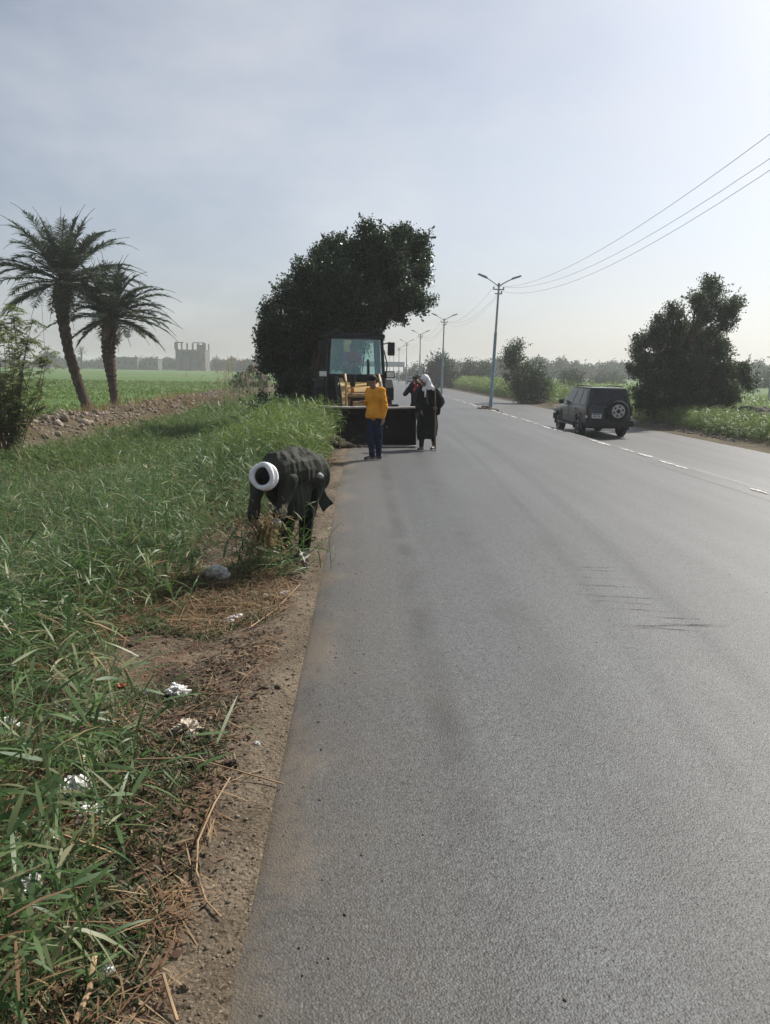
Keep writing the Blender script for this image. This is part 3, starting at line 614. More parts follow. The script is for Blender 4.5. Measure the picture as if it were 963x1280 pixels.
# right-hand grass banks
rg = Soup(); xy = scatter(9000, lambda y: y*0+13.9, lambda y: 15.8+y*.02, 44, 170, dens=lambda x, y: 1-.85*(np.abs(y-58) < 5)); reeds(rg, xy, RNG.uniform(.8, 1.7, len(xy)), 6, .5, .06, .28, 2, stem=.02)
xy = scatter(4200, lambda y: y*0+13.7, lambda y: y*0+16.5, 24, 44, dens=lambda x, y: sstep(13.6, 14.6, x)); reeds(rg, xy, RNG.uniform(.3, .8, len(xy)), 7, .3, .025, .35, 2, stem=.012)
xy = scatter(3500, lambda y: y*0+16.5, lambda y: y*0+34, 36, 80); reeds(rg, xy, RNG.uniform(.3, .7, len(xy)), 5, .45, .06, .35, 2, stem=.02)
tag(rg.build('grass_bank', MT['reedlight']), 'light green grass bank beyond the far carriageway', 'grass', kind='stuff')
xy = np.column_stack([RNG.uniform(16.5, 22, 1300), RNG.uniform(33, 37, 1300)]); lumps('rubble', xy, RNG.gamma(1.7, .04, 1300)+.03, MT['rubble'], 'dark rubble heaped on the bank right of the big tree', lambda x, y: gz(x, y)+.55*(1-np.abs(y-35)/2), 8, .8)
xy = np.column_stack([RNG.uniform(13.2, 14.5, 900), RNG.uniform(26, 40, 900)]); lumps('rubble', xy, RNG.gamma(1.5, .016, 900)+.012, MT['rubble'], 'small stones along the sandy edge below the big tree', gz, 9)

#@@PART2
# ================================================================== TREES
def base_at(px, Y, sink=0): 
    x = P(px, 480, Y).x; return (x, Y, gz1(x, Y)-sink)
r_ = np.random.default_rng(5)
big = pblobs([(x, y, r*.93) for x, y, r in ((459, 290, 11), (473, 298, 14), (500, 300, 16), (527, 300, 11), (521, 322, 19), (527, 344, 13), (489, 325, 24), (451, 314, 24), (421, 314, 19), (400, 317, 11), (405, 336, 22), (378, 336, 11), (384, 354, 19), (359, 363, 11), (357, 376, 16), (335, 384, 8), (340, 400, 16), (330, 419, 11), (332, 435, 13),
       (332, 454, 12), (354, 422, 24), (354, 449, 24), (362, 470, 22), (386, 390, 27), (389, 427, 30), (384, 457, 24), (421, 354, 27), (421, 387, 27), (427, 411, 22), (454, 346, 24), (457, 381, 24), (451, 406, 16), (484, 360, 24), (489, 384, 19), (513, 373, 19), (473, 403, 13), (467, 417, 8), (527, 381, 8), (367, 489, 14), (500, 400, 5), (539, 376, 3), (420, 440, 24), (385, 485, 18), (445, 430, 14))], 26.5, r_, .9)
tree('leaning_tree', base_at(372, 26.5, .1), big, 'big dark leafy tree leaning over the yellow loader', MT['ficus'], .105, 190, .15, 62, .22, None, 3, 3, aspect=.5)
rt = pblobs([(x, y, r*.93) for x, y, r in ((892, 363, 13), (886, 352, 7), (913, 384, 15), (871, 376, 11), (886, 388, 17), (909, 403, 11), (924, 378, 6), (843, 389, 10), (843, 405, 17), (824, 403, 10), (820, 420, 15), (801, 429, 11), (799, 443, 11), (791, 462, 9), (864, 420, 23), (886, 429, 21), (905, 439, 11), (837, 435, 23), (814, 462, 21), (856, 458, 28), (886, 462, 27), (909, 464, 15), (928, 466, 13),
      (938, 479, 10), (828, 492, 27), (866, 498, 28), (898, 494, 25), (809, 502, 15), (837, 517, 21), (875, 520, 15), (797, 490, 9), (912, 488, 13))], 36, r_, .8)
tree('shade_tree', base_at(858, 36, .1), rt, 'tall bushy green tree standing right of the dark car', MT['tree2'], .115, 150, .17, 55, .2, None, 4, 4, aspect=.45)
mt = pblobs([(642, 440, 10), (637, 452, 12), (650, 455, 10), (667, 466, 13), (656, 480, 16), (676, 480, 12), (640, 472, 9), (660, 494, 16), (646, 432, 6), (684, 488, 8), (674, 496, 12)], 60, r_, 1.0)
tree('roadside_tree', base_at(655, 60, .1), mt, 'small twin-topped tree behind the nearest lamp post', MT['tree2'], .17, 40, .3, 55, .13, None, 5, 3)
for k, (Y, lst, lab) in enumerate((
    (118, [(548, 462, 16), (538, 470, 15), (560, 466, 13), (548, 480, 14), (535, 484, 12), (565, 480, 10), (552, 450, 8)], 'rounded hazy tree just past the second lamp post'),
    (135, [(592, 466, 13), (604, 464, 12), (580, 472, 10), (600, 476, 12), (612, 474, 8), (585, 458, 7)], 'pale hazy tree standing between the two nearest lamp posts'),
    (210, [(515, 468, 8), (522, 462, 8), (508, 472, 7), (500, 470, 6), (520, 474, 8)], 'far hazy tree beside the end of the far verge'),
    (120, [(708, 474, 9), (716, 470, 8), (724, 476, 9), (702, 482, 7), (714, 484, 10)], 'grey hazy bush above the roof of the dark car'),
    (170, [(752, 474, 8), (766, 472, 8), (742, 478, 7), (775, 478, 7), (758, 480, 9)], 'low hazy tree between the dark car and the tall bushy tree'),
    (140, [(954, 478, 12), (944, 482, 9), (962, 470, 9), (972, 478, 14)], 'hazy tree cut by the right edge beyond the bushy tree'))):
    tree('distant_tree', base_at(lst[0][0], Y, .1), pblobs(lst, Y, r_, 1.2), lab, MT['fartree'], .4, 22, .5, 14, .2, 'hazy trees beyond the road', 20+k, 2)
# continuous far woods
def woods(name, label, x0, x1, n, Yf, hf, seed):
    rng = np.random.default_rng(seed); s = Soup()
    for k in range(n):
        x = rng.uniform(x0, x1); Y = Yf(x)+rng.uniform(-12, 25); h = hf(rng); z = gz1(x, Y)
        bl = [((x+rng.normal()*h*.35, Y+rng.normal()*h*.3, z+h*rng.uniform(.25, .72)), h*rng.uniform(.22, .36)) for _ in range(5)]
        p = crown_pts(bl, 9, .6, 9, rng); s.add(*leafquads(p, .8, rng, .6))
    tag(s.build(name, MT['fartree']), label, 'woods', kind='stuff')
woods('far_woods', 'hazy belt of low trees along the far edge of the field', -215, -38, 120, lambda x: 380, lambda r: r.uniform(2.5, 6.5), 31)
woods('far_woods', 'hazy belt of trees behind the far carriageway', 30, 230, 110, lambda x: 255+x*.2, lambda r: r.uniform(3, 7.5), 32)
woods('far_woods', 'hazy trees closing the road end left of the gantry', -60, -8, 50, lambda x: 330, lambda r: r.uniform(2, 6), 33)
for k, (Y, lst, lab) in enumerate(((300, [(60, 444, 4), (56, 446, 3), (66, 446, 3)], 'round hazy tree at the field edge left of the far palms'),
                                   (340, [(270, 456, 4), (278, 453, 4), (287, 457, 4)], 'hazy tree clump right of the unfinished building'))):
    tree('distant_tree', base_at(lst[0][0], Y, .1), pblobs(lst, Y, r_, 1), lab, MT['fartree'], .7, 12, .6, 12, .25, 'hazy trees beyond the field', 50+k, 2)
# palms
def palm(base, path, radii, crown_r, n, label, seed, tilt=(0, 0), group='date palms on the bund'):
    rng = np.random.default_rng(seed); root = empty('date_palm', base, label, 'palm', group); base = Vector(base)
    pts = []; rr = []
    path = [Vector(p)-base for p in path]; N = 46
    for i in range(N+1):
        t = i/N*(len(path)-1); k = min(int(t), len(path)-2); f = t-k; f2 = f
        p = path[k].lerp(path[k+1], f2); r = radii[k]*(1-f)+radii[k+1]*f; pts.append(p); rr.append(r*(1.13 if i % 2 else .93)*rng.uniform(.94, 1.06))
    MB().tube(pts, rr, 11).build('trunk', MT['palmbark'], root, True)
    top = path[-1]; stub = Soup()
    fr = Soup(); dead = Soup()
    for k in range(n):
        u = (k+.5)/n; az = k*2.39996+rng.normal()*.15; el = rad(88)-u**.85*rad(112)+rng.normal()*.08
        L = crown_r*rng.uniform(.85, 1.12)*(.82+.25*math.sin(u*3)); S = 12; dvec = np.array([math.cos(az)*math.cos(el)+tilt[0], math.sin(az)*math.cos(el)+tilt[1], math.sin(el)]); dvec /= np.linalg.norm(dvec)
        p = np.array(top)+dvec*.12; cur = dvec.copy(); ps = [p.copy()]; cs = [cur.copy()]; droop = rng.uniform(1.0, 1.7)*(1.0 if el > .2 else .8)
        for i in range(S):
            cur = cur+np.array([0, 0, -1.0])*droop/S*(i/S*1.7); cur /= np.linalg.norm(cur); p = p+cur*L/S; ps.append(p.copy()); cs.append(cur.copy())
        ps = np.array(ps); cs = np.array(cs); tgt = dead if u > .93 else fr
        # rachis as one thin ribbon pair
        sd = np.cross(cs, [0, 0, 1]); sd = norm(sd+1e-6); w = np.linspace(.035, .008, S+1)[:, None]
        for off in (sd, norm(np.cross(sd, cs))):
            V = np.stack([ps-off*w, ps+off*w], 1).reshape(-1, 3); q = np.array([[2*i, 2*i+1, 2*i+3, 2*i+2] for i in range(S)]); tgt.add(V, q)
        m = 84; t = np.linspace(.14, .99, m); tt = t*S; i = np.minimum(tt.astype(int), S-1); f = (tt-i)[:, None]
        pp = ps[i]*(1-f)+ps[i+1]*f; cc = norm(cs[i]*(1-f)+cs[i+1]*f); side = norm(np.cross(cc, [0, 0, 1])+1e-6); nn = np.cross(side, cc)
        lean = np.linspace(.75, .35, m)[:, None]
        for sg in (-1, 1):
            d = norm(side*sg*1.0+cc*(1.15-lean*.3)+nn*(.35+rng.normal(size=(m, 1))*.12)+rng.normal(size=(m, 3))*.08)
            ll = L*.17*np.sin(np.clip(t*1.05+.12, 0, 1)*math.pi)**.6*rng.uniform(.8, 1.15, m); tgt.add(*blades(pp, d, ll, np.full(m, .042), rng.uniform(.1, .7, m), 2, None, rng.normal(0, .5, m), rng))
    # cut leaf bases under the crown
    m = 150; a = rng.uniform(0, 6.28, m); h = rng.uniform(-1.3, .15, m); d = dirs(a, rng.uniform(.5, 1.1, m)); k = np.array(top)[None]+np.column_stack([np.cos(a)*rr[-1], np.sin(a)*rr[-1], h]); dead.add(*blades(k, d, rng.uniform(.25, .6, m), np.full(m, .07), rng.uniform(0, .4, m), 2, [1, .7, .4], None, rng))
    c = fr.build('crown', MT['frond'], root); dead.build('dry_fronds', MT['deadfrond'], root)
Y1 = 37.5; bp = P(112, 502, Y1); z0 = gz1(bp.x, Y1)
palm((bp.x, Y1, z0-.1), [(bp.x, Y1, z0-.1), P(98, 478, Y1), P(86, 440, Y1), P(79, 400, Y1), P(77, 372, Y1), P(79, 352, Y1)], [.27, .24, .24, .27, .42, .36], 4.15, 62, 'taller date palm with a dark curved trunk on the left', 71, (.1, .05))
Y2 = 36.5; bp = P(145, 502, Y2); z0 = gz1(bp.x, Y2)
palm((bp.x, Y2, z0-.1), [(bp.x, Y2, z0-.1), P(141, 480, Y2), P(136, 445, Y2), P(136, 415, Y2), P(138, 396, Y2)], [.2, .2, .3, .34, .3], 3.25, 52, 'shorter date palm with shaggy trunk beside the taller palm', 72, (.22, .0))
for px, py, lab in ((102, 440, 'tiny distant palm rising above the far woods'), (70, 446, 'lower tiny distant palm above the far woods')):
    Y = 300; b0 = P(px, 462, Y); tpt = P(px, py, Y)
    palm((b0.x, Y, gz1(b0.x, Y)-.2), [(b0.x, Y, gz1(b0.x, Y)-.2), tpt], [.35, .3], 3.2, 16, lab, px, (0, 0), 'distant palms')
# feathery shrub on the left edge
rng = np.random.default_rng(8); bs = P(8, 520, 17.5); zb = gz1(bs.x, 17.5); root = empty('feathery_shrub', (bs.x, 17.5, zb), 'airy feathery green shrub at the left edge before the palms', 'shrub')
tb = MB(); lf = Soup()
for k in range(46):
    tx = rng.uniform(-60, 62); ty = rng.uniform(378, 490)+max(0, tx-30)*.6; e = P(tx, ty, 17.5+rng.normal()*.6)-Vector((bs.x, 17.5, zb)); o = Vector((rng.normal()*.12, rng.normal()*.12, -.1))
    mid = o.lerp(e, .5)+Vector((rng.normal()*.2, rng.normal()*.2, .15+rng.uniform(-.2, .35))); tip = e+Vector((.12, 0, -.18)); pts = [o, o.lerp(mid, .5)+Vector((0, 0, .1)), mid, mid.lerp(e, .6)+Vector((0, 0, .08)), e, tip]; tb.tube(pts, [.013, .011, .009, .007, .005, .003], 5)
    for j in range(34):
        t = rng.uniform(.15, 1)*4.99; i = int(t); p = pts[i].lerp(pts[i+1], t-i); m = 14; a = rng.uniform(0, 6.28); d0 = np.array([math.cos(a), math.sin(a)*.7, rng.normal()*.35]); d0 /= np.linalg.norm(d0)
        ln = rng.uniform(.12, .3); q0 = np.array(p)+d0[None]*np.linspace(.02, ln, m)[:, None]+np.array([0, 0, -1])*(np.linspace(0, 1, m)**2)[:, None]*.05
        sdv = np.cross(d0, [0, 0, 1]); dd = sdv[None]*np.where(np.arange(m) % 2, 1, -1)[:, None]+d0*.5+rng.normal(size=(m, 3))*.2; lf.add(*blades(q0, dd, np.full(m, .07), np.full(m, .024), np.full(m, .2), 1, [1, .5], rng.normal(0, .5, m), rng))
tb.build('branches', MT['twig'], root, True); lf.build('foliage', MT['acacia'], root)
# plumed reeds at the end of the bund
for k, (px, Y, lab) in enumerate(((302, 44, 'tall pale-plumed reed clump at the end of the bund'), (318, 47, 'second plumed reed clump against the dark tree'), (283, 41, 'thin arching reed clump on the bund crest'))):
    b0 = P(px, 490, Y); zb = gz1(b0.x, Y); root = empty('plumed_reed', (b0.x, Y, zb), lab, 'reeds', 'plumed reed clumps'); stem = Soup()
    for j in range(16):
        d = dirs(rng.uniform(0, 6.28, 1), rng.uniform(1.05, 1.5, 1)); L = rng.uniform(1.6, 2.9, 1); base = rng.normal(size=(1, 3))*np.array([.25, .25, 0]); v, q = blades(base, d, L, np.array([.03]), rng.uniform(.4, 1.1, 1), 4, [1, .8, .7, .6, .4], None, rng); stem.add(v, q)
        tip = v[-2:].mean(0); n_ = 26; pl = Soup(); pl.add(*blades(tip[None]+rng.normal(size=(n_, 3))*.07, rng.normal(size=(n_, 3))*.5+d+np.array([.4, 0, -.2]), np.full(n_, .26), np.full(n_, .02), np.full(n_, .8), 2, None, None, rng)); pl.build('plume', MT['plume'], root)
        for _ in range(5): stem.add(*blades(v[rng.integers(2, 8)][None], dirs(rng.uniform(0, 6.28, 1), rng.uniform(.2, .9, 1)), np.array([.7]), np.array([.04]), np.array([1.2]), 3, None, None, rng))
    stem.build('stems', MT['reedfar'], root)
# bushes at the foot of the big tree
for px, py, Y, r, lab in ((330, 505, 22, 17, 'dark low bush below the big leaning tree'), (316, 470, 60, 14, 'blue-grey hazy bush left of the leaning tree'), (300, 476, 62, 10, 'small hazy bush at the end of the bund')):
    c = P(px, py, Y); R = r*Y/FPX; tree('round_bush', (c.x, Y, gz1(c.x, Y)), [(tuple(c), R), (tuple(c+Vector((R*.8, .1, -R*.3))), R*.7), (tuple(c+Vector((-R*.7, 0, -R*.4))), R*.6)], lab, MT['ficus'] if Y < 30 else MT['fartree'], .09 if Y < 30 else .2, 120 if Y < 30 else 60, .12, 16, .04, None, px, 2)

# ================================================================== FAR BUILDINGS, GANTRY
Yb = 350; pl_ = P(220, 458, Yb); pr_ = P(257, 458, Yb); W = pr_.x-pl_.x; H = P(238, 429, Yb).z-gz1(pl_.x, Yb); root = empty('unfinished_building', ((pl_.x+pr_.x)/2, Yb, gz1(pl_.x, Yb)), 'unfinished grey concrete building with open top floor on the horizon', 'building')
D = 11
for k in range(4): MB().box((0, D/2, H*.25*k+.1), (W, D, .35)).build('floor_slab', MT['concrete'], root)
w = MB()
for k in range(3):
    for x0, x1 in ((-.5, -.33), (-.25, -.05), (.03, .22), (.30, .5)):
        if k == 2 and x0 in (-.25,): continue
        w.box(((x0+x1)/2*W, .25, H*.25*(k+.5)+.15), ((x1-x0)*W, .3, H*.25-.4))
w.box((-W/2+.18, D/2, H*.39), (.3, D-.6, H*.7)).box((W/2-.18, D/2, H*.39), (.3, D-.6, H*.7)).box((0, D-.3, H*.39), (W-.8, .3, H*.7))
w.build('wall', MT['concrete'], root)
for k in range(6):
    x = (-.47+k*.188)*W; hh = H*.25-.1
    MB().box((x, .4, H*.75+.27+hh/2), (.55 if k not in (0, 5) else 1.6, .5, hh)).build('column', MT['concrete'], root)
    MB().box((x, D-.4, H*.75+.27+hh/2), (.55, .5, hh)).build('column', MT['concrete'], root)
MB().box((-W*.36, .4, H+.3), (W*.28, .5, .5)).build('top_beam', MT['concrete'], root)
MB().box((W*.3, .4, H+.25), (W*.4, .5, .4)).build('top_beam', MT['concrete'], root)
MB().box((W*.32, .45, H*.8+.6), (W*.2, .3, H*.2)).build('wall', MT['concrete'], root)
def hut(px0, px1, py, Y, lab):
    a, c = P(px0, 458, Y), P(px1, 458, Y); z = gz1(a.x, Y); h = P(px0, py, Y).z-z; r = empty('low_house', ((a.x+c.x)/2, Y, z), lab, 'house', 'low houses along the horizon'); w = c.x-a.x
    MB().box((0, 3.5, h/2), (w, 7, h)).build('wall', MT['concrete'], r); MB().box((0, 3.5, h+.15), (w+.4, 7.4, .3)).build('roof', MT['concrete'], r)
    for k in range(3): MB().box(((k-1)*w*.3, -.03, h*.6), (w*.1, .08, h*.28)).build('window', MT['black'], r)
hut(143, 172, 447, 352, 'long low grey house left of the unfinished building'); hut(178, 198, 449, 356, 'small flat-roofed house just left of the unfinished building')
Yg = 240; root = empty('sign_gantry', (5.5, Yg, 0), 'hazy steel gantry spanning the road in the distance', 'gantry')
zt = P(480, 452, Yg).z; xl_, xr_ = P(456, 452, Yg).x-8, P(506, 452, Yg).x
MB().box(((xl_+xr_)/2-5.5, 0, zt-.8), (xr_-xl_, .9, 1.6)).build('beam', MT['greypole'], root, bevel=.05)
for x in (xl_, xr_): MB().box((x-5.5, 0, (zt-1.6)/2-.4), (.9, .8, zt-.8)).build('leg', MT['greypole'], root, bevel=.05)
for k, x in enumerate((xl_+6, 4.0, 9.0)): MB().box((x-5.5, -.5, zt-.8), (2.6, .12, 1.3)).build('sign_panel', MT['greypole'], root)
for px, Y, lab in ((563, 100, ''), ):
    pass
for px, py0, py1, Y, lab in ((961, 442, 498, 55, 'thin grey post at the right edge beside the hazy tree'), (57, 380, 448, 150, 'thin far mast above the feathery shrub')):
    a = P(px, py1, Y); c = P(px, py0, Y); z = gz1(a.x, Y); r = empty('utility_post', (a.x, Y, z), lab, 'post')
    MB().tube([(0, 0, -.1), (0, 0, c.z-z)], [.07, .05], 8).build('shaft', MT['greypole'], r, True); MB().box((0, 0, c.z-z-.25), (.9, .07, .07)).build('crossbar', MT['greypole'], r)

# ================================================================== STREET LAMPS AND CABLES
def lamp_proto():
    r = empty('street_lamp', (0, 0, 0), 'x', 'street lamp', 'street lamps along the median')
    H = 6.9
    MB().lathe([(.20, -.15), (.20, .03), (.12, .05), (.115, .3)], (0, 0, 0), 'z', 16).build('base_plate', MT['bluepole'], r, True)
    MB().lathe([(.105, .05), (.095, 2.2), (.085, 4.2), (.09, 4.22), (.088, 4.3)], (0, 0, 0), 'z', 16).build('lower_shaft', MT['bluepole'], r, True)
    MB().lathe([(.066, 4.25), (.055, H), (.07, H+.01), (.07, H+.12), (.0, H+.13)], (0, 0, 0), 'z', 14).build('upper_shaft', MT['greypole'], r, True)
    for s in (-1, 1):
        MB().tube([(s*.04, 0, H-.03), (s*.35, 0, H+.18), (s*.72, 0, H+.38)], [.035, .032, .03], 8).build('arm', MT['greypole'], r, True)
        h = MB().prism([(s*.66, H+.36), (s*.72, H+.45), (s*1.18, H+.60), (s*1.24, H+.56), (s*1.2, H+.52), (s*.74, H+.34)], -.09, .09, 'y').build('lamp_head', MT['lamph'], r, bevel=.015)
        MB().prism([(s*.80, H+.375), (s*1.15, H+.5), (s*1.15, H+.49), (s*.80, H+.36)], -.07, .07, 'y').build('lens', MT['whitelamp'], h)
    br = MB().box((0, 0, H-.22), (.62, .06, .06)).box((0, 0, H-.45), (.4, .06, .06)).build('bracket', MT['greypole'], r)
    for x, z in ((-.28, H-.22), (.28, H-.22), (.18, H-.45)):
        MB().lathe([(.02, 0), (.045, .02), (.03, .05), (.045, .08), (.025, .12)], (x, 0, z+.03), 'z', 10).build('insulator', MT['porcelain'], br, True)
    return r
def copytree(o, parent=None):
    c = o.copy(); COL.objects.link(c); c.parent = parent
    for ch in list(o.children): copytree(ch, c)
    return c
proto = lamp_proto(); lamps = []
LP = [(P(1015, 620, 12.6).x, 12.6, .0, 'unused'), (7.35, 43, rad(1.6), 'nearest and tallest street lamp, pale blue pole beside the dark car'), (7.4, 71, rad(.5), 'street lamp second along the median, above the robed man'),
      (7.35, 99, 0, 'third street lamp along the median, its foot behind the standing men'), (7.2, 127, rad(-.3), 'fourth street lamp along the median in the haze'), (7.2, 155, 0, 'fifth street lamp along the median, faint in the haze'),
      (7.2, 183, 0, 'sixth street lamp along the median, before the gantry'), (7.2, 211, 0, 'smallest and farthest street lamp just before the gantry')]
for k, (x, y, lean, lab) in enumerate(LP):
    if k == 0: lamps.append((Vector((7.35, 8.0, gz1(7.35, 8.0))), 0)); continue
    o = proto if k == 1 else copytree(proto); o.location = (x, y, gz1(x, y)); o.rotation_euler = (0, lean, 0); o['label'] = lab; lamps.append((Vector(o.location), lean))
lump = MB(); 
for ci, (x, z, sag, lab) in enumerate(((-.28, 6.82, .8, 'highest of the thin cables sweeping to the nearest lamp post'), (.28, 6.82, .85, 'middle cable of those strung from lamp to lamp'), (.18, 6.57, .9, 'lowest cable of those strung from lamp to lamp'))):
    pts = []
    for k in range(len(lamps)-1):
        (a, la), (c, lc) = lamps[k], lamps[k+1]
        A = a+Vector((x+math.sin(la)*z, 0, z)); B = c+Vector((x+math.sin(lc)*z, 0, z)); n = 20
        for i in range(n + (k == len(lamps)-2)):
            t = i/n; p = A.lerp(B, t); p.z -= 4*(sag if k else sag*1.35)*t*(1-t); pts.append(p)
    tag(MB().tube(pts, .005, 5).build('power_cable', MT['wire'], None, True), lab, 'cable', 'cables along the lamps')
# little heap at the foot of the nearest lamp
xy = RNG.normal(size=(160, 2))*np.array([.3, .35])+np.array([7.35, 43]); lumps('rubble', xy, RNG.gamma(2, .03, 160)+.02, MT['stone'], 'little heap of rubble round the foot of the nearest lamp', gz, 12)

# ================================================================== DARK CAR
def wheel(parent, c, side, r=.37, w=.25):
    o = empty('wheel', c, None, None); o.parent = parent; s = side
    MB().lathe([(r*.66, -.1), (r*.9, -w/2), (r*.98, -w*.4), (r, -w*.2), (r, w*.2), (r*.98, w*.4), (r*.9, w/2), (r*.66, .1)], (0, 0, 0), 'x', 30).build('tyre', MT['rubber'], o, True)
    b = MB().lathe([(r*.66, .02*s), (r*.66, .105*s), (r*.6, .10*s), (r*.55, .05*s), (r*.2, .06*s)], (0, 0, 0), 'x', 30).lathe([(r*.19, .04*s), (r*.19, .10*s), (r*.1, .112*s)], (0, 0, 0), 'x', 16)
    for k in range(6):
        a = k*math.pi/3; b.box((.085*s, math.cos(a)*r*.38, math.sin(a)*r*.38), (.03, r*.2, r*.46), (a-math.pi/2, 0, 0))
    b.build('rim', MT['alloy'], o, True, 0)
    return o
def car(loc, rz=0):
    r = empty('offroad_car', loc, 'dark green off-road car with spare wheel on its tailgate driving away', 'car', None, rz)
    L, W2 = 4.75, .9
    def ring(y, zb, zt, w, n=6, tw=.95):
        out = []; rr = .12; 
        for (sx, sz) in ((1, -1), (1, 1), (-1, 1), (-1, -1)):
            for k in range(n):
                a0 = {(1, -1): -90, (1, 1): 0, (-1, 1): 90, (-1, -1): 180}[(sx, sz)]; a = rad(a0+90*k/(n-1)); ww = w*(tw if sz > 0 else 1)
                out.append(Vector((sx*(ww-rr)+rr*math.cos(a), y, (zt-rr if sz > 0 else zb+rr)+rr*math.sin(a))))
        return out
    prof = [(0, .52, 1.12, .80), (.05, .46, 1.17, .865), (.35, .42, 1.18, .9), (1.2, .40, 1.17, .905), (2.4, .40, 1.15, .905), (3.1, .40, 1.13, .90), (3.5, .42, 1.10, .89), (4.3, .44, 1.03, .86), (4.62, .48, .95, .80), (4.75, .55, .85, .70)]
    o = MB().loft([ring(*p) for p in prof]).build('body', MT['carpaint'], r, True)
    cut = MB()
    for y in (.88, 3.68):
        for s in (-1, 1): cut.lathe([(.455, -.22), (.455, .22)], (s*.82, y, .37), 'x', 36)
    c = cut.build('cut', None); md = o.modifiers.new('b', 'BOOLEAN'); md.object = c; md.solver = 'EXACT'; me = evaluated(o); o.modifiers.clear(); o.data = me; bpy.data.objects.remove(c)
    for p in me.polygons: p.use_smooth = True
    me.set_sharp_from_angle(angle=rad(35))
    # greenhouse: lower ring at the belt, upper ring at the roof
    g = MB(); belt = [(-.855, .06), (.855, .06), (.86, 3.35), (-.86, 3.35)]; roof = [(-.70, .20), (.70, .20), (.70, 2.55), (-.70, 2.55)]
    vs = [(x, y, 1.12) for x, y in belt]+[(x, y, 1.78) for x, y in roof]
    g.add(vs, [(0, 1, 5, 4), (1, 2, 6, 5), (2, 3, 7, 6), (3, 0, 4, 7), (4, 5, 6, 7), (3, 2, 1, 0)]); g.build('cabin', MT['carpaint'], r, True, .09)
    def on(face, u, v, off=.012):
        a, b_, c_, d = (Vector(vs[i]) for i in face); p = (a*(1-u)+b_*u)*(1-v)+(d*(1-u)+c_*u)*v; nrm = (b_-a).cross(d-a).normalized()
        cen = Vector((0, 1.7, 1.4)); nrm = nrm if nrm.dot(p-cen) > 0 else -nrm; return p+nrm*off
    def pane(name, face, us, m='glassdark'):
        pts = [on(face, u, v) for u, v in us]; inn = [on(face, u, v, -.01) for u, v in us]; n = len(pts)
        MB().add(pts+inn, [tuple(range(n)), tuple(range(2*n-1, n-1, -1))]+[(i, (i+1) % n, n+(i+1) % n, n+i) for i in range(n)]).build(name, MT[m], r)
    pane('rear_window', (0, 1, 5, 4), [(.07, .12), (.93, .12), (.92, .5), (.87, .90), (.13, .90), (.08, .5)])
    for face, fl in (((1, 2, 6, 5), 0), ((0, 3, 7, 4), 1)):
        pane('side_window', face, [(.05, .14), (.27, .14), (.26, .88), (.07, .88)]); pane('side_window', face, [(.30, .14), (.56, .14), (.56, .88), (.29, .88)]); pane('side_window', face, [(.59, .14), (.90, .14), (.97, .30), (.93, .88), (.59, .88)])
    pane('windscreen', (2, 3, 7, 6), [(.06, .1), (.94, .1), (.92, .9), (.08, .9)])
    MB().prism([(.18, 1.775), (.22, 1.82), (1.2, 1.835), (2.3, 1.82), (2.52, 1.775)], -.66, .66).build('roof_panel', MT['carpaint'], r, True, .02)
    for s in (-1, 1):
        MB().tube([(s*.60, .35, 1.80), (s*.60, .42, 1.87), (s*.60, 2.15, 1.88), (s*.60, 2.25, 1.80)], .018, 8).build('roof_rail', MT['black'], r, True)
        MB().box((s*.912, 1.95, .60), (.035, 1.75, .2)).build('side_cladding', MT['carlower'], r, bevel=.012)
        MB().box((s*.93, 2.27, .40), (.16, 2.0, .05)).build('running_board', MT['carlower'], r, bevel=.015)
        for y in (.88, 3.68):
            arch = MB(); pts = []
            for k in range(13):
                a = rad(-12+k*17); pts.append((s*.895, y+.485*math.cos(a), .37+.485*math.sin(a)))
            arch.tube(pts, .045, 8); arch.build('wheel_arch', MT['carlower'], r, True)
            w = wheel(r, (s*.79, y, .37), s)
        m = MB().box((s*1.0, 3.02, 1.22), (.2, .12, .17)).build('side_mirror', MT['carpaint'], r, bevel=.03)
        MB().box((s*.835, .02, 1.0), (.06, .1, .34)).build('tail_lamp', MT['redlamp'], r, bevel=.015)
        MB().box((s*.835, .02, .77), (.06, .1, .09)).build('reverse_lamp', MT['whitelamp'], r, bevel=.012)
        for y in (1.28, 2.3): MB().box((s*.915, y, 1.02), (.03, .16, .035)).build('door_handle', MT['black'], r, bevel=.008)
        for y in (1.2, 2.25): MB().box((s*.906, y, .86), (.012, .012, .5)).build('door_gap', MT['black'], r)
        MB().box((s*.7, 4.71, .80), (.3, .09, .16)).build('headlight', MT['whitelamp'], r, bevel=.02)
    MB().box((0, -.07, .54), (1.78, .22, .24)).build('rear_bumper', MT['black'], r, bevel=.04)
    MB().box((.87, -.08, .63), (.06, .12, .1)).build('bumper_glint', MT['chrome'], r, bevel=.01)  # chrome block added to give the right bumper corner a bright reflection
    MB().box((0, 4.72, .55), (1.7, .2, .26)).build('front_bumper', MT['black'], r, bevel=.05)
    p = MB().box((-.47, -.035, .80), (.36, .03, .17)).build('number_plate', MT['plate'], r, bevel=.006)
    pk = MB()
    for k, x in enumerate((-.59, -.54, -.49, -.41, -.36)): pk.box((x, -.053, .785), (.028, .006, .07 if k % 2 else .055))
    pk.box((-.47, -.053, .86), (.3, .006, .03)); pk.build('plate_marks', MT['ink'], p)
    sp = empty('spare_wheel', (.26, -.12, .99), None, None); sp.parent = r
    MB().lathe([(.2, .1), (.36, .1), (.39, .05), (.39, -.06), (.36, -.11), (.27, -.12)], (0, 0, 0), 'y', 32).build('tyre', MT['rubber'], sp, True)
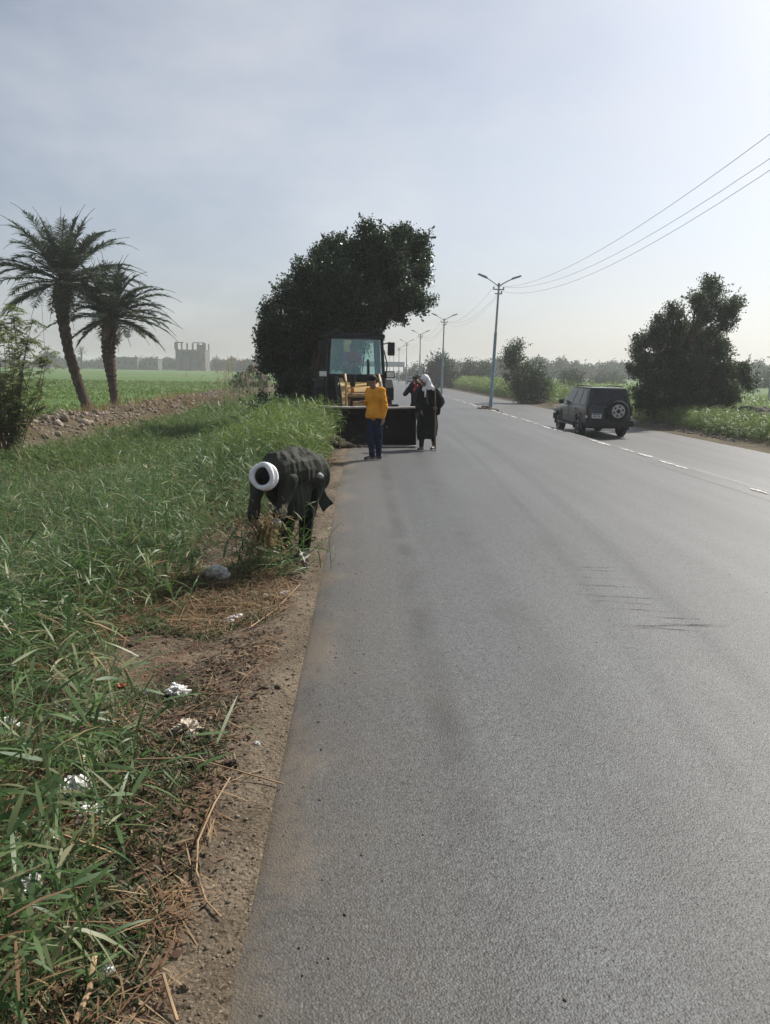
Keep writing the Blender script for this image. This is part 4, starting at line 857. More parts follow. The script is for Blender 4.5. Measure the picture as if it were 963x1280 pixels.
    b = MB().lathe([(.26, -.09), (.245, -.125), (.235, -.10), (.10, -.10)], (0, 0, 0), 'y', 32).lathe([(.075, -.08), (.075, -.135), (.05, -.14)], (0, 0, 0), 'y', 18)
    b.lathe([(.25, -.10), (.24, -.125), (.05, -.13)], (0, 0, 0), 'y', 32)
    hb = MB()
    for k in range(6): a = k*math.pi/3+.3; hb.lathe([(.04, -.10), (.04, -.137), (.0, -.138)], (math.cos(a)*.165, 0, math.sin(a)*.165), 'y', 12)
    hb.lathe([(.075, -.1), (.075, -.142), (.0, -.143)], (0, 0, 0), 'y', 18); hb.build('wheel_holes', MT['black'], sp)
    b.build('rim', MT['alloy'], sp, True)
    MB().tube([(.26+.41*math.cos(rad(a)), -.1, .99+.41*math.sin(rad(a))) for a in range(10, 175, 11)], .02, 6).build('spare_wheel_trim', MT['carpaint'], r, True)
    MB().tube([(-.42, -.01, 1.25), (-.05, .02, 1.33)], .012, 6).build('wiper', MT['black'], r)
    MB().box((0, 2.3, .38), (1.3, 3.6, .14)).build('underbody', MT['black'], r)
    MB().box((-.02, -.02, 1.13), (.3, .04, .035)).build('tailgate_handle', MT['chrome'], r, bevel=.008)
    MB().tube([(.5, -.1, .33), (.5, .3, .36)], .03, 8).build('exhaust_pipe', MT['steel'], r, True)
    return r
car((9.05, 27.2, gz1(9.05, 27.2)+.004), rad(0))
# tiny far cars
for x, y, m, lab in ((1.5, 170, 'plate', 'tiny white car far down the road below the gantry'), (9.5, 150, 'carlower', 'tiny grey car far along the other carriageway')):
    r = empty('distant_car', (x, y, gz1(x, y)), lab, 'car')
    MB().prism([(0, .3), (0, .85), (.5, .95), (1.0, 1.42), (2.5, 1.45), (3.2, .95), (4.2, .8), (4.3, .3)], -.82, .82).build('body', MT[m], r, True, .06)
    MB().prism([(.62, .98), (1.03, 1.37), (2.45, 1.40), (3.05, .98)], -.835, .835).build('side_windows', MT['glassdark'], r); MB().box((0, .74, 1.17), (1.35, .06, .34), (rad(-43), 0, 0)).build('rear_window', MT['glassdark'], r)
    for yy in (.8, 3.4):
        for s in (-1, 1): MB().lathe([(.18, -.1), (.31, -.1), (.31, .1), (.18, .1)], (s*.74, yy, .31), 'x', 16).build('wheel', MT['rubber'], r, True)

# ================================================================== LOADER
def loader(loc, rz):
    r = empty('backhoe_loader', loc, 'yellow and black wheel loader with dark bucket lowered on the road', 'loader', None, rz)
    T = MT
    # bucket: open mouth towards the camera (-y), curved back
    b = MB(); w = 1.14; prof = []
    outer = [(-.02, .02), (.55, .03), (.82, .18), (.90, .42), (.82, .68), (.55, .86), (.16, .945)]; inner = [(.16, .915), (.52, .83), (.78, .66), (.86, .42), (.78, .21), (.53, .07), (-.02, .05)]
    b.prism(outer+inner, -w, w, 'x'); bk = b.build('bucket', T['steel'], r, True)
    for s in (-1, 1): MB().prism([(-.02, .015), (.55, .02), (.84, .17), (.92, .42), (.84, .70), (.56, .88), (.14, .965), (.02, .5)], s*w, s*(w+.03), 'x').build('side_plate', T['steel'], bk)
    MB().box((0, -.06, .03), (2*w+.06, .16, .03)).build('cutting_edge', T['edge'], bk, bevel=.005)
    MB().tube([(-w-.02, .15, .955), (-.5, .155, .935), (0, .15, .95), (.6, .15, .935), (w+.02, .15, .95)], .028, 8).build('top_lip', T['edge'], bk, True)  # pale lip: sunlight on the upper rim put into its colour
    # arms
    for s in (-1, 1):
        x = s*.46
        MB().prism([(.90, .38), (.86, .55), (1.25, 1.0), (1.85, 1.42), (2.75, 1.62), (2.85, 1.45), (1.95, 1.2), (1.4, .84), (1.06, .36)], x-.065, x+.065, 'x').build('loader_arm', T['tan'], r, bevel=.012)
        MB().tube([(x+s*.12, 1.05, .62), (x+s*.12, 1.7, 1.1)], .035, 10).tube([(x+s*.12, 1.55, .99), (x+s*.12, 2.45, 1.62)], .055, 10).build('tilt_ram', T['black'], r, True)
        MB().prism([(.86, .30), (.83, .70), (1.02, .74), (1.16, .36)], x+s*.09, x+s*.12, 'x').build('arm_bracket', T['tan'], r)
        MB().tube([(x-s*.02, 1.2, .7), (x-s*.02, 1.28, 1.55), (x-s*.02, 1.55, 1.72)], .03, 8).build('link_bar', T['yellow'], r, True)
    MB().tube([(-.46, 1.6, 1.18), (.46, 1.6, 1.18)], .07, 12).build('cross_tube', T['tan'], r, True)
    # bonnet, grille
    MB().prism([(1.62, .72), (1.62, 1.28), (1.75, 1.36), (2.95, 1.52), (2.95, .72)], -.36, .36, 'x').build('bonnet', T['yellow'], r, bevel=.04)
    g = MB().box((0, 1.60, 1.0), (.58, .05, .5)).build('grille', T['cabdark'], r, bevel=.01)
    sl = MB()
    for k in range(7): sl.box((0, 1.57, .80+k*.065), (.54, .02, .018))
    sl.build('grille_bars', T['black'], g)
    MB().box((0, 1.5, .62), (.8, .3, .28)).build('front_frame', T['tan'], r, bevel=.03)
    MB().box((0, 1.40, .86), (.5, .06, .36)).build('front_guard', T['tan'], r, bevel=.02)
    MB().box((0, 3.4, .72), (.7, 3.4, .5)).build('chassis', T['cabdark'], r)
    for s in (-1, 1): MB().box((s*.25, 1.55, 1.32), (.09, .08, .1)).build('amber_lamp', T['orange_l'], r, bevel=.01)
    MB().tube([(.24, 2.2, 1.3), (.24, 2.2, 2.0), (.24, 2.28, 2.1)], .04, 10).build('exhaust_pipe', T['black'], r, True)
    MB().tube([(-.2, 1.95, 1.4), (-.2, 1.95, 1.72)], [.07, .09], 12).build('air_intake', T['black'], r, True)
    def tyre(c, rr, ww):
        o = empty('wheel', c, None, None); o.parent = r
        MB().lathe([(rr*.55, -ww*.42), (rr*.88, -ww*.5), (rr*.97, -ww*.42), (rr, -ww*.15), (rr, ww*.15), (rr*.97, ww*.42), (rr*.88, ww*.5), (rr*.55, ww*.42)], (0, 0, 0), 'x', 32).build('tyre', T['rubber'], o, True)
        lg = MB()
        for k in range(20):
            a = k*2*math.pi/20
            for s in (-1, 1): lg.box((s*ww*.23, math.cos(a+s*.07)*rr*1.01, math.sin(a+s*.07)*rr*1.01), (ww*.46, .05, .06), (a, 0, s*.4))
        lg.build('tread', T['rubber'], o); MB().lathe([(rr*.56, -ww*.36), (rr*.5, -ww*.3), (rr*.46, -ww*.1), (rr*.46, ww*.1), (rr*.5, ww*.3), (rr*.56, ww*.36)], (0, 0, 0), 'x', 24).build('rim', T['yellow'], o, True)
    for s in (-1, 1): tyre((s*.88, 1.95, .46), .46, .30); tyre((s*.90, 4.25, .72), .72, .44)
    MB().tube([(-.85, 1.95, .46), (.85, 1.95, .46)], .09, 10).build('front_axle', T['cabdark'], r, True); MB().tube([(-.85, 4.25, .72), (.85, 4.25, .72)], .12, 10).build('rear_axle', T['cabdark'], r, True)
    # rear mudguards
    for s in (-1, 1): MB().prism([(3.35, 1.0), (3.4, 1.35), (3.75, 1.58), (4.9, 1.58), (5.1, 1.3), (5.02, 1.28), (4.85, 1.5), (3.8, 1.5), (3.48, 1.3), (3.43, 1.0)], s*.68, s*1.12, 'x').build('mudguard', T['cabdark'], r)
    # cab
    c0 = Vector((0, 0, 0)); cf, cb, zb, zt = 3.05, 4.75, 1.62, 2.72; wb, wt = .80, .72
    posts = {}
    for s in (-1, 1):
        posts['f', s] = ((s*wb, cf, zb-.35), (s*wt, cf+.12, zt)); posts['m', s] = ((s*wb, 3.95, zb-.35), (s*wt, 3.95, zt)); posts['b', s] = ((s*wb, cb, zb), (s*wt, cb-.1, zt))
        for k in 'fmb': MB().tube(list(posts[k, s]), .048, 8).build('cab_post', T['cabdark'], r, True)
    MB().prism([(cf-.02, zt-.02), (cf+.02, zt+.10), (4.7, zt+.12), (4.78, zt-.02)], -.80, .80, 'x').build('cab_roof', T['cabdark'], r, bevel=.03)
    MB().box((0, (cf+cb)/2, 1.28), (1.56, cb-cf-.1, .62)).build('cab_base', T['cabdark'], r, bevel=.03)
    MB().box((0, cf-.02, 1.62), (1.62, .12, .2)).build('dashboard', T['cabdark'], r, bevel=.03)
    def pane(name, q):
        q = [Vector(p) for p in q]; n = (q[1]-q[0]).cross(q[3]-q[0]).normalized()*.006
        MB().add([p+n for p in q]+[p-n for p in q], [(0, 1, 2, 3), (7, 6, 5, 4), (0, 4, 5, 1), (1, 5, 6, 2), (2, 6, 7, 3), (3, 7, 4, 0)]).build(name, T['cabglass'], r)
    pane('windscreen', [(-.75, cf+.01, 1.72), (.75, cf+.01, 1.72), (.68, cf+.11, zt-.03), (-.68, cf+.11, zt-.03)])
    pane('rear_window', [(-.75, cb, 1.65), (.75, cb, 1.65), (.68, cb-.1, zt-.03), (-.68, cb-.1, zt-.03)])
    for s in (-1, 1): pane('side_window', [(s*.80, cf+.06, 1.62), (s*.80, 3.9, 1.62), (s*.72, 3.9, zt-.03), (s*.72, cf+.15, zt-.03)]); pane('side_window', [(s*.80, 4.0, 1.66), (s*.80, cb-.06, 1.66), (s*.72, cb-.14, zt-.03), (s*.72, 4.0, zt-.03)])
    MB().tube([(.18, cf+.03, 1.78), (.24, cf+.07, 2.4)], .012, 6).build('wiper', T['black'], r)
    st = MB().box((0, 4.2, 1.72), (.5, .5, .12)).build('seat', T['seatm'], r, bevel=.04); MB().box((0, 4.45, 2.05), (.48, .12, .6)).build('backrest', T['seatm'], r, bevel=.04)
    sw = MB().tube([(.19*math.cos(a), 3.55+.19*math.sin(a)*.75, 1.95+.19*math.sin(a)*.65) for a in np.linspace(0, 2*math.pi, 25)], .016, 8).tube([(0, 3.55, 1.95), (0, 3.35, 1.62)], .025, 8).build('steering_wheel', T['black'], r, True)
    for s in (-1, 1):
        h = MB().box((s*.93, cf-.12, 1.72), (.26, .18, .2)).build('headlight', T['cabdark'], r, bevel=.03); MB().box((s*.93, cf-.22, 1.72), (.2, .02, .14)).build('lens', T['whitelamp'], h, bevel=.008)
        MB().tube([(s*.76, cf, 1.68), (s*.93, cf-.08, 1.64)], .025, 6).build('lamp_bracket', T['black'], r)
        MB().tube([(s*.76, cf+.1, 2.55), (s*.92, cf-.1, 2.6), (s*.95, cf-.15, 2.5)], .016, 6).build('mirror_arm', T['black'], r, True)
        MB().box((s*.95, cf-.17, 2.42), (.2, .05, .36)).build('mirror', T['black'], r, bevel=.03)
        MB().tube([(s*.84, cf+.2, 1.3), (s*.9, cf+.2, 2.0), (s*.80, cf+.2, 2.4)], .018, 8).build('grab_rail', T['cabdark'], r, True)
        MB().box((s*.86, 3.3, .75), (.3, .5, .05)).box((s*.86, 3.3, 1.05), (.26, .42, .04)).box((s*.74, 3.3, .85), (.04, .5, .6)).build('step', T['cabdark'], r)
        MB().box((s*.62, 2.9, 1.02), (.46, .5, .62)).build('side_tank', T['cabdark'], r, bevel=.03)
        MB().box((s*.55, cf+.05, zt+.16), (.18, .12, .11)).build('work_lamp', T['cabdark'], r, bevel=.02)
    # folded digging boom at the back
    MB().prism([(5.0, .7), (5.0, 1.2), (5.35, 2.3), (5.75, 2.75), (5.95, 2.6), (5.6, 2.2), (5.35, 1.1), (5.3, .7)], -.12, .12, 'x').build('boom', T['yellow'], r, bevel=.02)
    MB().prism([(5.75, 2.75), (6.0, 2.65), (6.2, 1.2), (6.05, 1.0)], -.1, .1, 'x').build('dipper_arm', T['yellow'], r, bevel=.02)
    MB().prism([(6.05, 1.15), (6.3, 1.05), (6.25, .6), (5.8, .45), (5.75, .62), (6.0, .75)], -.28, .28, 'x').build('digging_bucket', T['steel'], r, bevel=.02)
    return r
LX, LY, LRZ = .13, 17.9, rad(6.5)
LDR = loader((LX, LY, -.035), LRZ)
# spoil in front of the bucket
xy = np.column_stack([RNG.normal(-.75, .28, 420), RNG.normal(17.55, .22, 420)]); lumps('spoil_heap', xy, RNG.gamma(2, .022, 420)+.02, MT['clod'], 'dark earth and roots pushed up in front of the bucket', lambda x, y: gz(x, y)+.14*np.exp(-((x+.8)/.3)**2), 14, .8)

# ================================================================== PEOPLE
V3 = Vector
def hand(prims, wrist, d, palm_n, thumb, curl=.4, s=1.0):
    """palm, four unequal bent fingers and a side thumb"""
    w = V3(wrist); d = V3(d).normalized(); n = V3(palm_n).normalized(); n = (n-d*n.dot(d)).normalized(); a = d.cross(n)*thumb
    prims.append(('c', w, .024*s, w+d*.045*s, .027*s))
    for k in (-1, 0, 1): prims.append(('c', w+d*.03*s+a*k*.022*s, .015*s, w+d*.085*s+a*k*.026*s, .013*s))
    for k, L in ((-1.5, .055), (-.5, .07), (.5, .076), (1.5, .068)):
        b = w+d*.085*s+a*k*.021*s; m = b+(d*math.cos(curl)+n*math.sin(curl))*L*.5*s; e = m+(d*math.cos(curl*2.3)+n*math.sin(curl*2.3))*L*.5*s
        prims += [('c', b, .0095*s, m, .009*s), ('c', m, .009*s, e, .0075*s)]
    b = w+d*.03*s+a*.03*s; m = b+(a*.7+d*.6+n*.25).normalized()*.04*s; prims += [('c', b, .013*s, m, .0105*s), ('c', m, .0105*s, m+(d+n*.4).normalized()*.03*s, .009*s)]
def head(prims, c, fwd, up=(0, 0, 1)):
    c = V3(c); f = V3(fwd).normalized(); u = V3(up); u = (u-f*u.dot(f)).normalized(); s = f.cross(u); R = Matrix((s, f, u)).transposed().to_euler()
    prims += [('e', c+u*.02-f*.01, (.076, .094, .10), R), ('e', c+f*.035-u*.055, (.058, .06, .065), R), ('e', c+f*.07-u*.095, (.03, .028, .022), R),
              ('c', c+f*.092+u*.01, .011, c+f*.112-u*.025, .016), ('c', c+f*.085+u*.032-s*.045, .012, c+f*.085+u*.032+s*.045, .012), ('e', c+f*.092-u*.062, (.026, .012, .008), R), ('e', c+f*.088-u*.074, (.022, .012, .008), R),
              ('e', c+s*.078-f*.005-u*.01, (.012, .022, .034), R), ('e', c-s*.078-f*.005-u*.01, (.012, .022, .034), R)]
    return f, u, s
def eyes(parent, c, f, u, s):
    for k in (-1, 1): MB().ball(V3(c)+f*.086+u*.012+s*k*.032, (.012, .012, .009), 8, 6).build('eye', MT['ink'], parent, True)
def limb(j, names, radii): return [('c', j[names[i]], radii[i], j[names[i+1]], radii[i+1]) for i in range(len(names)-1)]
def shoe(name, parent, ankle, d, m='shoe', sole='sole', s=1.0):
    a = V3(ankle); d = V3((d[0], d[1], 0)).normalized(); z = a.z; g = V3((a.x, a.y, 0))
    o = blob(name, [('c', g-d*.05+V3((0, 0, .045)), .04*s, g+d*.06+V3((0, 0, .05)), .045*s), ('c', g+d*.06+V3((0, 0, .045)), .045*s, g+d*.165+V3((0, 0, .038)), .036*s), ('c', g-d*.03+V3((0, 0, .05)), .04*s, g-d*.02+V3((0, 0, .10)), .042*s)], MT[m], parent, .009, 3)
    side = V3((-d.y, d.x, 0)); out = []
    for t in np.linspace(0, 2*math.pi, 20, endpoint=False): p = g+d*(.055+.15*math.cos(t))+side*.046*math.sin(t); out.append((p.x, p.y))
    MB().prism(out, .0, .022, 'z').build('sole', MT[sole], o)

# --- man in the orange sweater
def man_orange():
    x = P(469, 573, 15).x; base = (x, 15.0, gz1(x, 15)+.004); r = empty('person', base, 'man in orange sweater and dark jeans looking down beside the loader bucket', 'person')
    f = V3((-.72, -.69, 0)).normalized(); l = V3((-f.y, f.x, 0))       # his left
    j = dict(pelvis=V3((.0, 0, .92)), waist=V3((0, 0, 1.06)), chest=V3(f*.015)+V3((0, 0, 1.28)), neck=V3(f*.03)+V3((0, 0, 1.45)), hd=V3(f*.10)+V3((0, 0, 1.575)))
    j['shL'] = j['chest']+l*.175+V3((0, 0, .11)); j['shR'] = j['chest']-l*.175+V3((0, 0, .11))
    j['elL'] = j['shL']+l*.05-f*.05+V3((0, 0, -.29)); j['wrL'] = j['elL']+f*.05+l*.0+V3((0, 0, -.25)); j['elR'] = j['shR']-l*.05-f*.03+V3((0, 0, -.28)); j['wrR'] = j['elR']+f*.2+l*.06+V3((0, 0, .06))
    fl = V3((.07, .05, 0)); fr = V3((-.06, -.03, 0))
    j['hiL'] = j['pelvis']+l*.085; j['hiR'] = j['pelvis']-l*.085; j['knL'] = fl*.9+l*.03+f*.02+V3((0, 0, .49)); j['knR'] = fr*.9-l*.02+f*.04+V3((0, 0, .49)); j['anL'] = fl+V3((0, 0, .09)); j['anR'] = fr+V3((0, 0, .09))
    hf = (f*.80+V3((-.25, 0, 0))+V3((0, 0, -.55))).normalized()
    pr = [('c', j['pelvis'], .13, j['chest'], .14), ('c', j['neck']-V3((0, 0, .08)), .065, j['hd']-V3((0, 0, .04)), .058)]
    for s in 'LR': pr += limb(j, ['sh'+s, 'el'+s, 'wr'+s], [.052, .042, .027])+limb(j, ['hi'+s, 'kn'+s, 'an'+s], [.08, .055, .04]); pr += [('c', j['chest']+V3((0, 0, .1)), .08, j['sh'+s], .055), ('c', j['an'+s]-V3((0, 0, .04)), .035, j['an'+s]-V3((0, 0, .05))+f*.12, .03)]
    ff, u, s_ = head(pr, j['hd'], hf); hand(pr, j['wrL'], (f*.1+V3((0, 0, -1))), -l, 1, .45); hand(pr, j['wrR'], f+V3((0, 0, .1)), V3((0, 0, -1)), 1, .5)
    body = blob('body', pr, MT['skin'], r, .0075, 2); eyes(body, j['hd'], ff, u, s_)
    c = j['hd']; R = Matrix((s_, ff, u)).transposed().to_euler()
    blob('hair', [('e', c+u*.045-ff*.02, (.086, .098, .092), R), ('e', c-ff*.05-u*.0, (.08, .062, .085), R), ('e', c+ff*.055+u*.09, (.065, .045, .03), R)], MT['hair'], r, .008, 2, .006, 40, 3)
    sw = [('l', [[V3((j['waist'].x+rx*math.cos(a), j['waist'].y+ry*math.sin(a), z)) for a in np.linspace(0, 2*math.pi, 20, endpoint=False)] for z, rx, ry in ((.85, .192, .19), (.90, .20, .198), (1.0, .19, .185), (1.1, .17, .165))]), ('c', j['waist'], .158, j['chest'], .172), ('c', j['chest']-l*.06, .15, j['chest']+l*.06, .15), ('e', j['neck']-V3((0, 0, .06)), (.10, .10, .05))]
    for k in 'LR': sw += [('c', j['chest']+V3((0, 0, .085)), .10, j['sh'+k], .078)]+limb(j, ['sh'+k, 'el'+k], [.078, .066])+[('c', j['el'+k], .066, j['wr'+k]+(j['el'+k]-j['wr'+k])*.1, .047)]
    sw += [('c', j['waist']-V3((0, 0, .12)), .158, j['waist'], .155)]
    blob('sweater', sw, MT['sweater'], r, .009, 3, .02, 13, 5, (1, 1, 1.6))
    blob('collar', [('c', j['neck']-V3((0, 0, .055))+f*.0, .082, j['neck']-V3((0, 0, .01))+f*.01, .072)], MT['collar'], r, .008, 2)
    tr = [('c', j['pelvis']+l*.04, .118, j['pelvis']-l*.04, .118)]
    for k in 'LR': tr += limb(j, ['hi'+k, 'kn'+k], [.098, .078])+[('c', j['kn'+k], .078, j['an'+k]+V3((0, 0, .0)), .062)]
    blob('jeans', tr, MT['jeans'], r, .009, 3, .016, 15, 8, (1, 1, 1.5))
    for k in 'LR': shoe('shoe', r, j['an'+k], f+V3((-.25, 0, 0)))
man_orange()

# --- man in grey with a red scarf, hands up at his face
def man_grey():
    x = P(521, 543, 20.4).x; base = (x, 20.4, gz1(x, 20.4)+.004); r = empty('person', base, 'man in grey suit and red scarf raising both hands to his face', 'person')
    f = V3((-.35, -.94, 0)).normalized(); l = V3((-f.y, f.x, 0))
    j = dict(pelvis=V3((0, 0, .94)), waist=V3((0, 0, 1.08)), chest=V3((0, 0, 1.31)), neck=V3(f*.02)+V3((0, 0, 1.49)), hd=V3(f*.05)+V3((0, 0, 1.63)))
    j['shL'] = j['chest']+l*.18+V3((0, 0, .12)); j['shR'] = j['chest']-l*.18+V3((0, 0, .12))
    for k, s in (('L', 1), ('R', -1)): j['el'+k] = j['sh'+k]+l*s*.14+f*.10+V3((0, 0, -.20)); j['wr'+k] = j['hd']+f*.17+l*s*.07+V3((0, 0, -.08)); j['hi'+k] = j['pelvis']+l*s*.09; j['kn'+k] = l*s*.10+f*.02+V3((0, 0, .5)); j['an'+k] = l*s*.11+V3((0, 0, .09))
    pr = [('c', j['pelvis'], .13, j['chest'], .14), ('c', j['neck']-V3((0, 0, .08)), .065, j['hd']-V3((0, 0, .04)), .058)]
    for s in 'LR': pr += limb(j, ['sh'+s, 'el'+s, 'wr'+s], [.052, .042, .027])+limb(j, ['hi'+s, 'kn'+s, 'an'+s], [.08, .055, .04]); pr += [('c', j['chest']+V3((0, 0, .1)), .08, j['sh'+s], .055)]
    ff, u, s_ = head(pr, j['hd'], f+V3((0, 0, -.1)))
    hand(pr, j['wrL'], V3((0, 0, 1))-l*.4, -l-f*.3, -1, .6); hand(pr, j['wrR'], V3((0, 0, 1))+l*.4, l-f*.3, 1, .6)
    body = blob('body', pr, MT['skin2'], r, .0085, 2); eyes(body, j['hd'], ff, u, s_)
    blob('hair', [('e', j['hd']+u*.05-ff*.025, (.08, .09, .078)), ('e', j['hd']-ff*.05+u*.01, (.078, .05, .07))], MT['hair'], r, .01, 2)
    jk = [('c', j['pelvis']-V3((0, 0, .06)), .17, j['chest'], .175), ('c', j['chest']-l*.07, .15, j['chest']+l*.07, .15)]
    for k in 'LR': jk += [('c', j['chest']+V3((0, 0, .09)), .10, j['sh'+k], .082), ('c', j['sh'+k], .08, j['el'+k], .068), ('c', j['el'+k], .066, j['wr'+k].lerp(j['el'+k], .12), .046)]
    blob('jacket', jk, MT['suit'], r, .011, 3, .02, 12, 15, (1, 1, 1.4))
    tr = [('c', j['pelvis']+l*.05, .128, j['pelvis']-l*.05, .128)]
    for k in 'LR': tr += limb(j, ['hi'+k, 'kn'+k], [.112, .088])+[('c', j['kn'+k], .086, j['an'+k]-V3((0, 0, .02)), .078)]
    blob('trousers', tr, MT['trouser'], r, .011, 3, .018, 12, 18, (1, 1, 1.5))
    blob('scarf', [('c', j['neck']-l*.09-V3((0, 0, .03)), .06, j['neck']+f*.06-V3((0, 0, .05)), .065), ('c', j['neck']+l*.09-V3((0, 0, .03)), .06, j['neck']+f*.06-V3((0, 0, .05)), .065), ('c', j['neck']+f*.11-V3((0, 0, .05)), .05, j['neck']+f*.15-l*.05-V3((0, 0, .16)), .04)], MT['redcloth'], r, .01, 3, .02, 20, 4)
    for k in 'LR': shoe('shoe', r, j['an'+k], f, 'shoe', 'shoe')
    ph = MB().box(Vector(base)+j['hd']+f*.20+V3((0, 0, .03)), (.15, .012, .08), (0, 0, math.atan2(l.y, l.x))).build('phone', MT['phone'], None, bevel=.004)
    tag(ph, 'dark phone held up in front of the grey-suited man', 'phone')
man_grey()

# --- robed man with a staff
def man_robe():
    x = P(534, 559, 17.5).x; base = V3((x, 17.5, gz1(x, 17.5)+.004)); r = empty('person', base, 'man in long black robe and white head scarf walking with a staff', 'person')
    Q = lambda px, py, dy=0: P(px, py, 17.5+dy)-base
    f = V3((-.45, -.89, 0)).normalized(); l = V3((-f.y, f.x, 0))
    j = dict(pelvis=Q(535, 522), waist=Q(535.5, 510), chest=Q(535, 494), neck=Q(534, 484), hd=Q(531.5, 475, -.06))
    j['shL'] = Q(544, 489, -.08); j['shR'] = Q(526.5, 490, .1); j['elL'] = Q(551.5, 502, -.02); j['wrL'] = Q(546.5, 508.5, -.16); j['elR'] = Q(524, 505, .02); j['wrR'] = Q(527, 512, -.2)
    j['hiL'] = j['pelvis']+l*.09; j['hiR'] = j['pelvis']-l*.09; j['anL'] = Q(543, 553, .12); j['anR'] = Q(527, 556, -.12); j['anL'].z = .09; j['anR'].z = .09
    j['knL'] = j['hiL'].lerp(j['anL'], .5)+f*.05; j['knR'] = j['hiR'].lerp(j['anR'], .5)+f*.05
    pr = [('c', j['pelvis'], .13, j['chest'], .14), ('c', j['neck']-V3((0, 0, .06)), .065, j['hd']-V3((0, 0, .04)), .058)]
    for s in 'LR': pr += limb(j, ['sh'+s, 'el'+s, 'wr'+s], [.05, .042, .027])+limb(j, ['hi'+s, 'kn'+s, 'an'+s], [.08, .055, .04]); pr += [('c', j['chest']+V3((0, 0, .1)), .08, j['sh'+s], .055), ('c', j['an'+s]-V3((0, 0, .045)), .035, j['an'+s]-V3((0, 0, .052))+f*.13, .028)]
    ff, u, s_ = head(pr, j['hd'], V3((-.85, -.5, -.25)))
    hand(pr, j['wrL'], (Q(544.3, 509.5, -.22)-j['wrL']), f*-1+V3((0, 0, .1)), 1, 1.0); hand(pr, j['wrR'], V3((0, -.2, -1)), l, -1, .5)
    body = blob('body', pr, MT['skin2'], r, .0085, 2); eyes(body, j['hd'], ff, u, s_)
    def ring(c, rx, ry, n=20, k=0): return [c+V3((rx*math.cos(a)*(1+.06*math.sin(5*a+k)), ry*math.sin(a)*(1+.06*math.sin(5*a+k)), .05*math.sin(a*1+k)*(1 if k else 0))) for a in np.linspace(0, 2*math.pi, n, endpoint=False)]
    rb = [('l', [ring(Q(533, 547), .235, .20, 20, .8), ring(Q(534, 535), .25, .20, 20, .5), ring(Q(535, 520), .215, .17), ring(Q(535.5, 506), .19, .15), ring(Q(535.5, 494), .19, .14), ring(Q(535.5, 487), .15, .11)]),
          ('c', j['chest'], .145, j['neck']-V3((0, 0, .05)), .09)]
    for k in 'LR': rb += [('c', j['chest']+V3((0, 0, .09)), .10, j['sh'+k], .085), ('c', j['sh'+k], .085, j['el'+k], .085), ('c', j['el'+k], .085, j['wr'+k].lerp(j['el'+k], .2), .085)]
    rb += [('c', j['wrL'].lerp(j['elL'], .3), .07, j['wrL'].lerp(j['elL'], .3)-V3((0, 0, .18)), .06)]
    blob('robe', rb, MT['robe'], r, .012, 3, .035, 9, 25, (1, 1, .5))
    sc = [('e', j['hd']+u*.035-ff*.012, (.102, .108, .10)), ('c', j['hd']-ff*.06-u*.03, .085, j['neck']+l*.05-V3((0, 0, .02)), .095), ('c', j['neck']+l*.04, .09, j['shL']+V3((-.03, -.03, .03)), .06), ('c', j['neck'], .085, j['neck']+ff*.05-V3((0, 0, .04)), .075)]
    blob('head_scarf', sc, MT['white'], r, .01, 3, .02, 16, 9)
    blob('pale_shirt_front', [('c', Q(532, 489, -.21), .022, Q(531.5, 496, -.21), .014)], MT['white'], r, .008, 2)
    blob('inner_robe', [('c', Q(541, 532, -.02), .06, Q(542, 543, .02), .052), ('c', Q(541.5, 540, 0), .055, Q(543.5, 546, .04), .03)], MT['pinkcloth'], r, .009, 3, .012, 20)
    blob('leggings', [('c', j['knR'], .075, j['anR']+V3((0, 0, .03)), .055), ('c', j['knL'], .06, j['anL']+V3((0, 0, .03)), .05)], MT['robe'], r, .01, 3)
    for k in 'LR': shoe('shoe', r, j['an'+k], f)
    s = MB().tube([Q(544.2, 481, -.25)+base, Q(544.4, 509, -.24)+base, V3((Q(544.6, 557, -.22).x+base.x, 17.28, gz1(base.x, 17.3)+.005))], .015, 8).build('walking_staff', MT['wood'], None, True)
    tag(s, 'long thin wooden staff held by the man in black robe', 'staff')
man_robe()

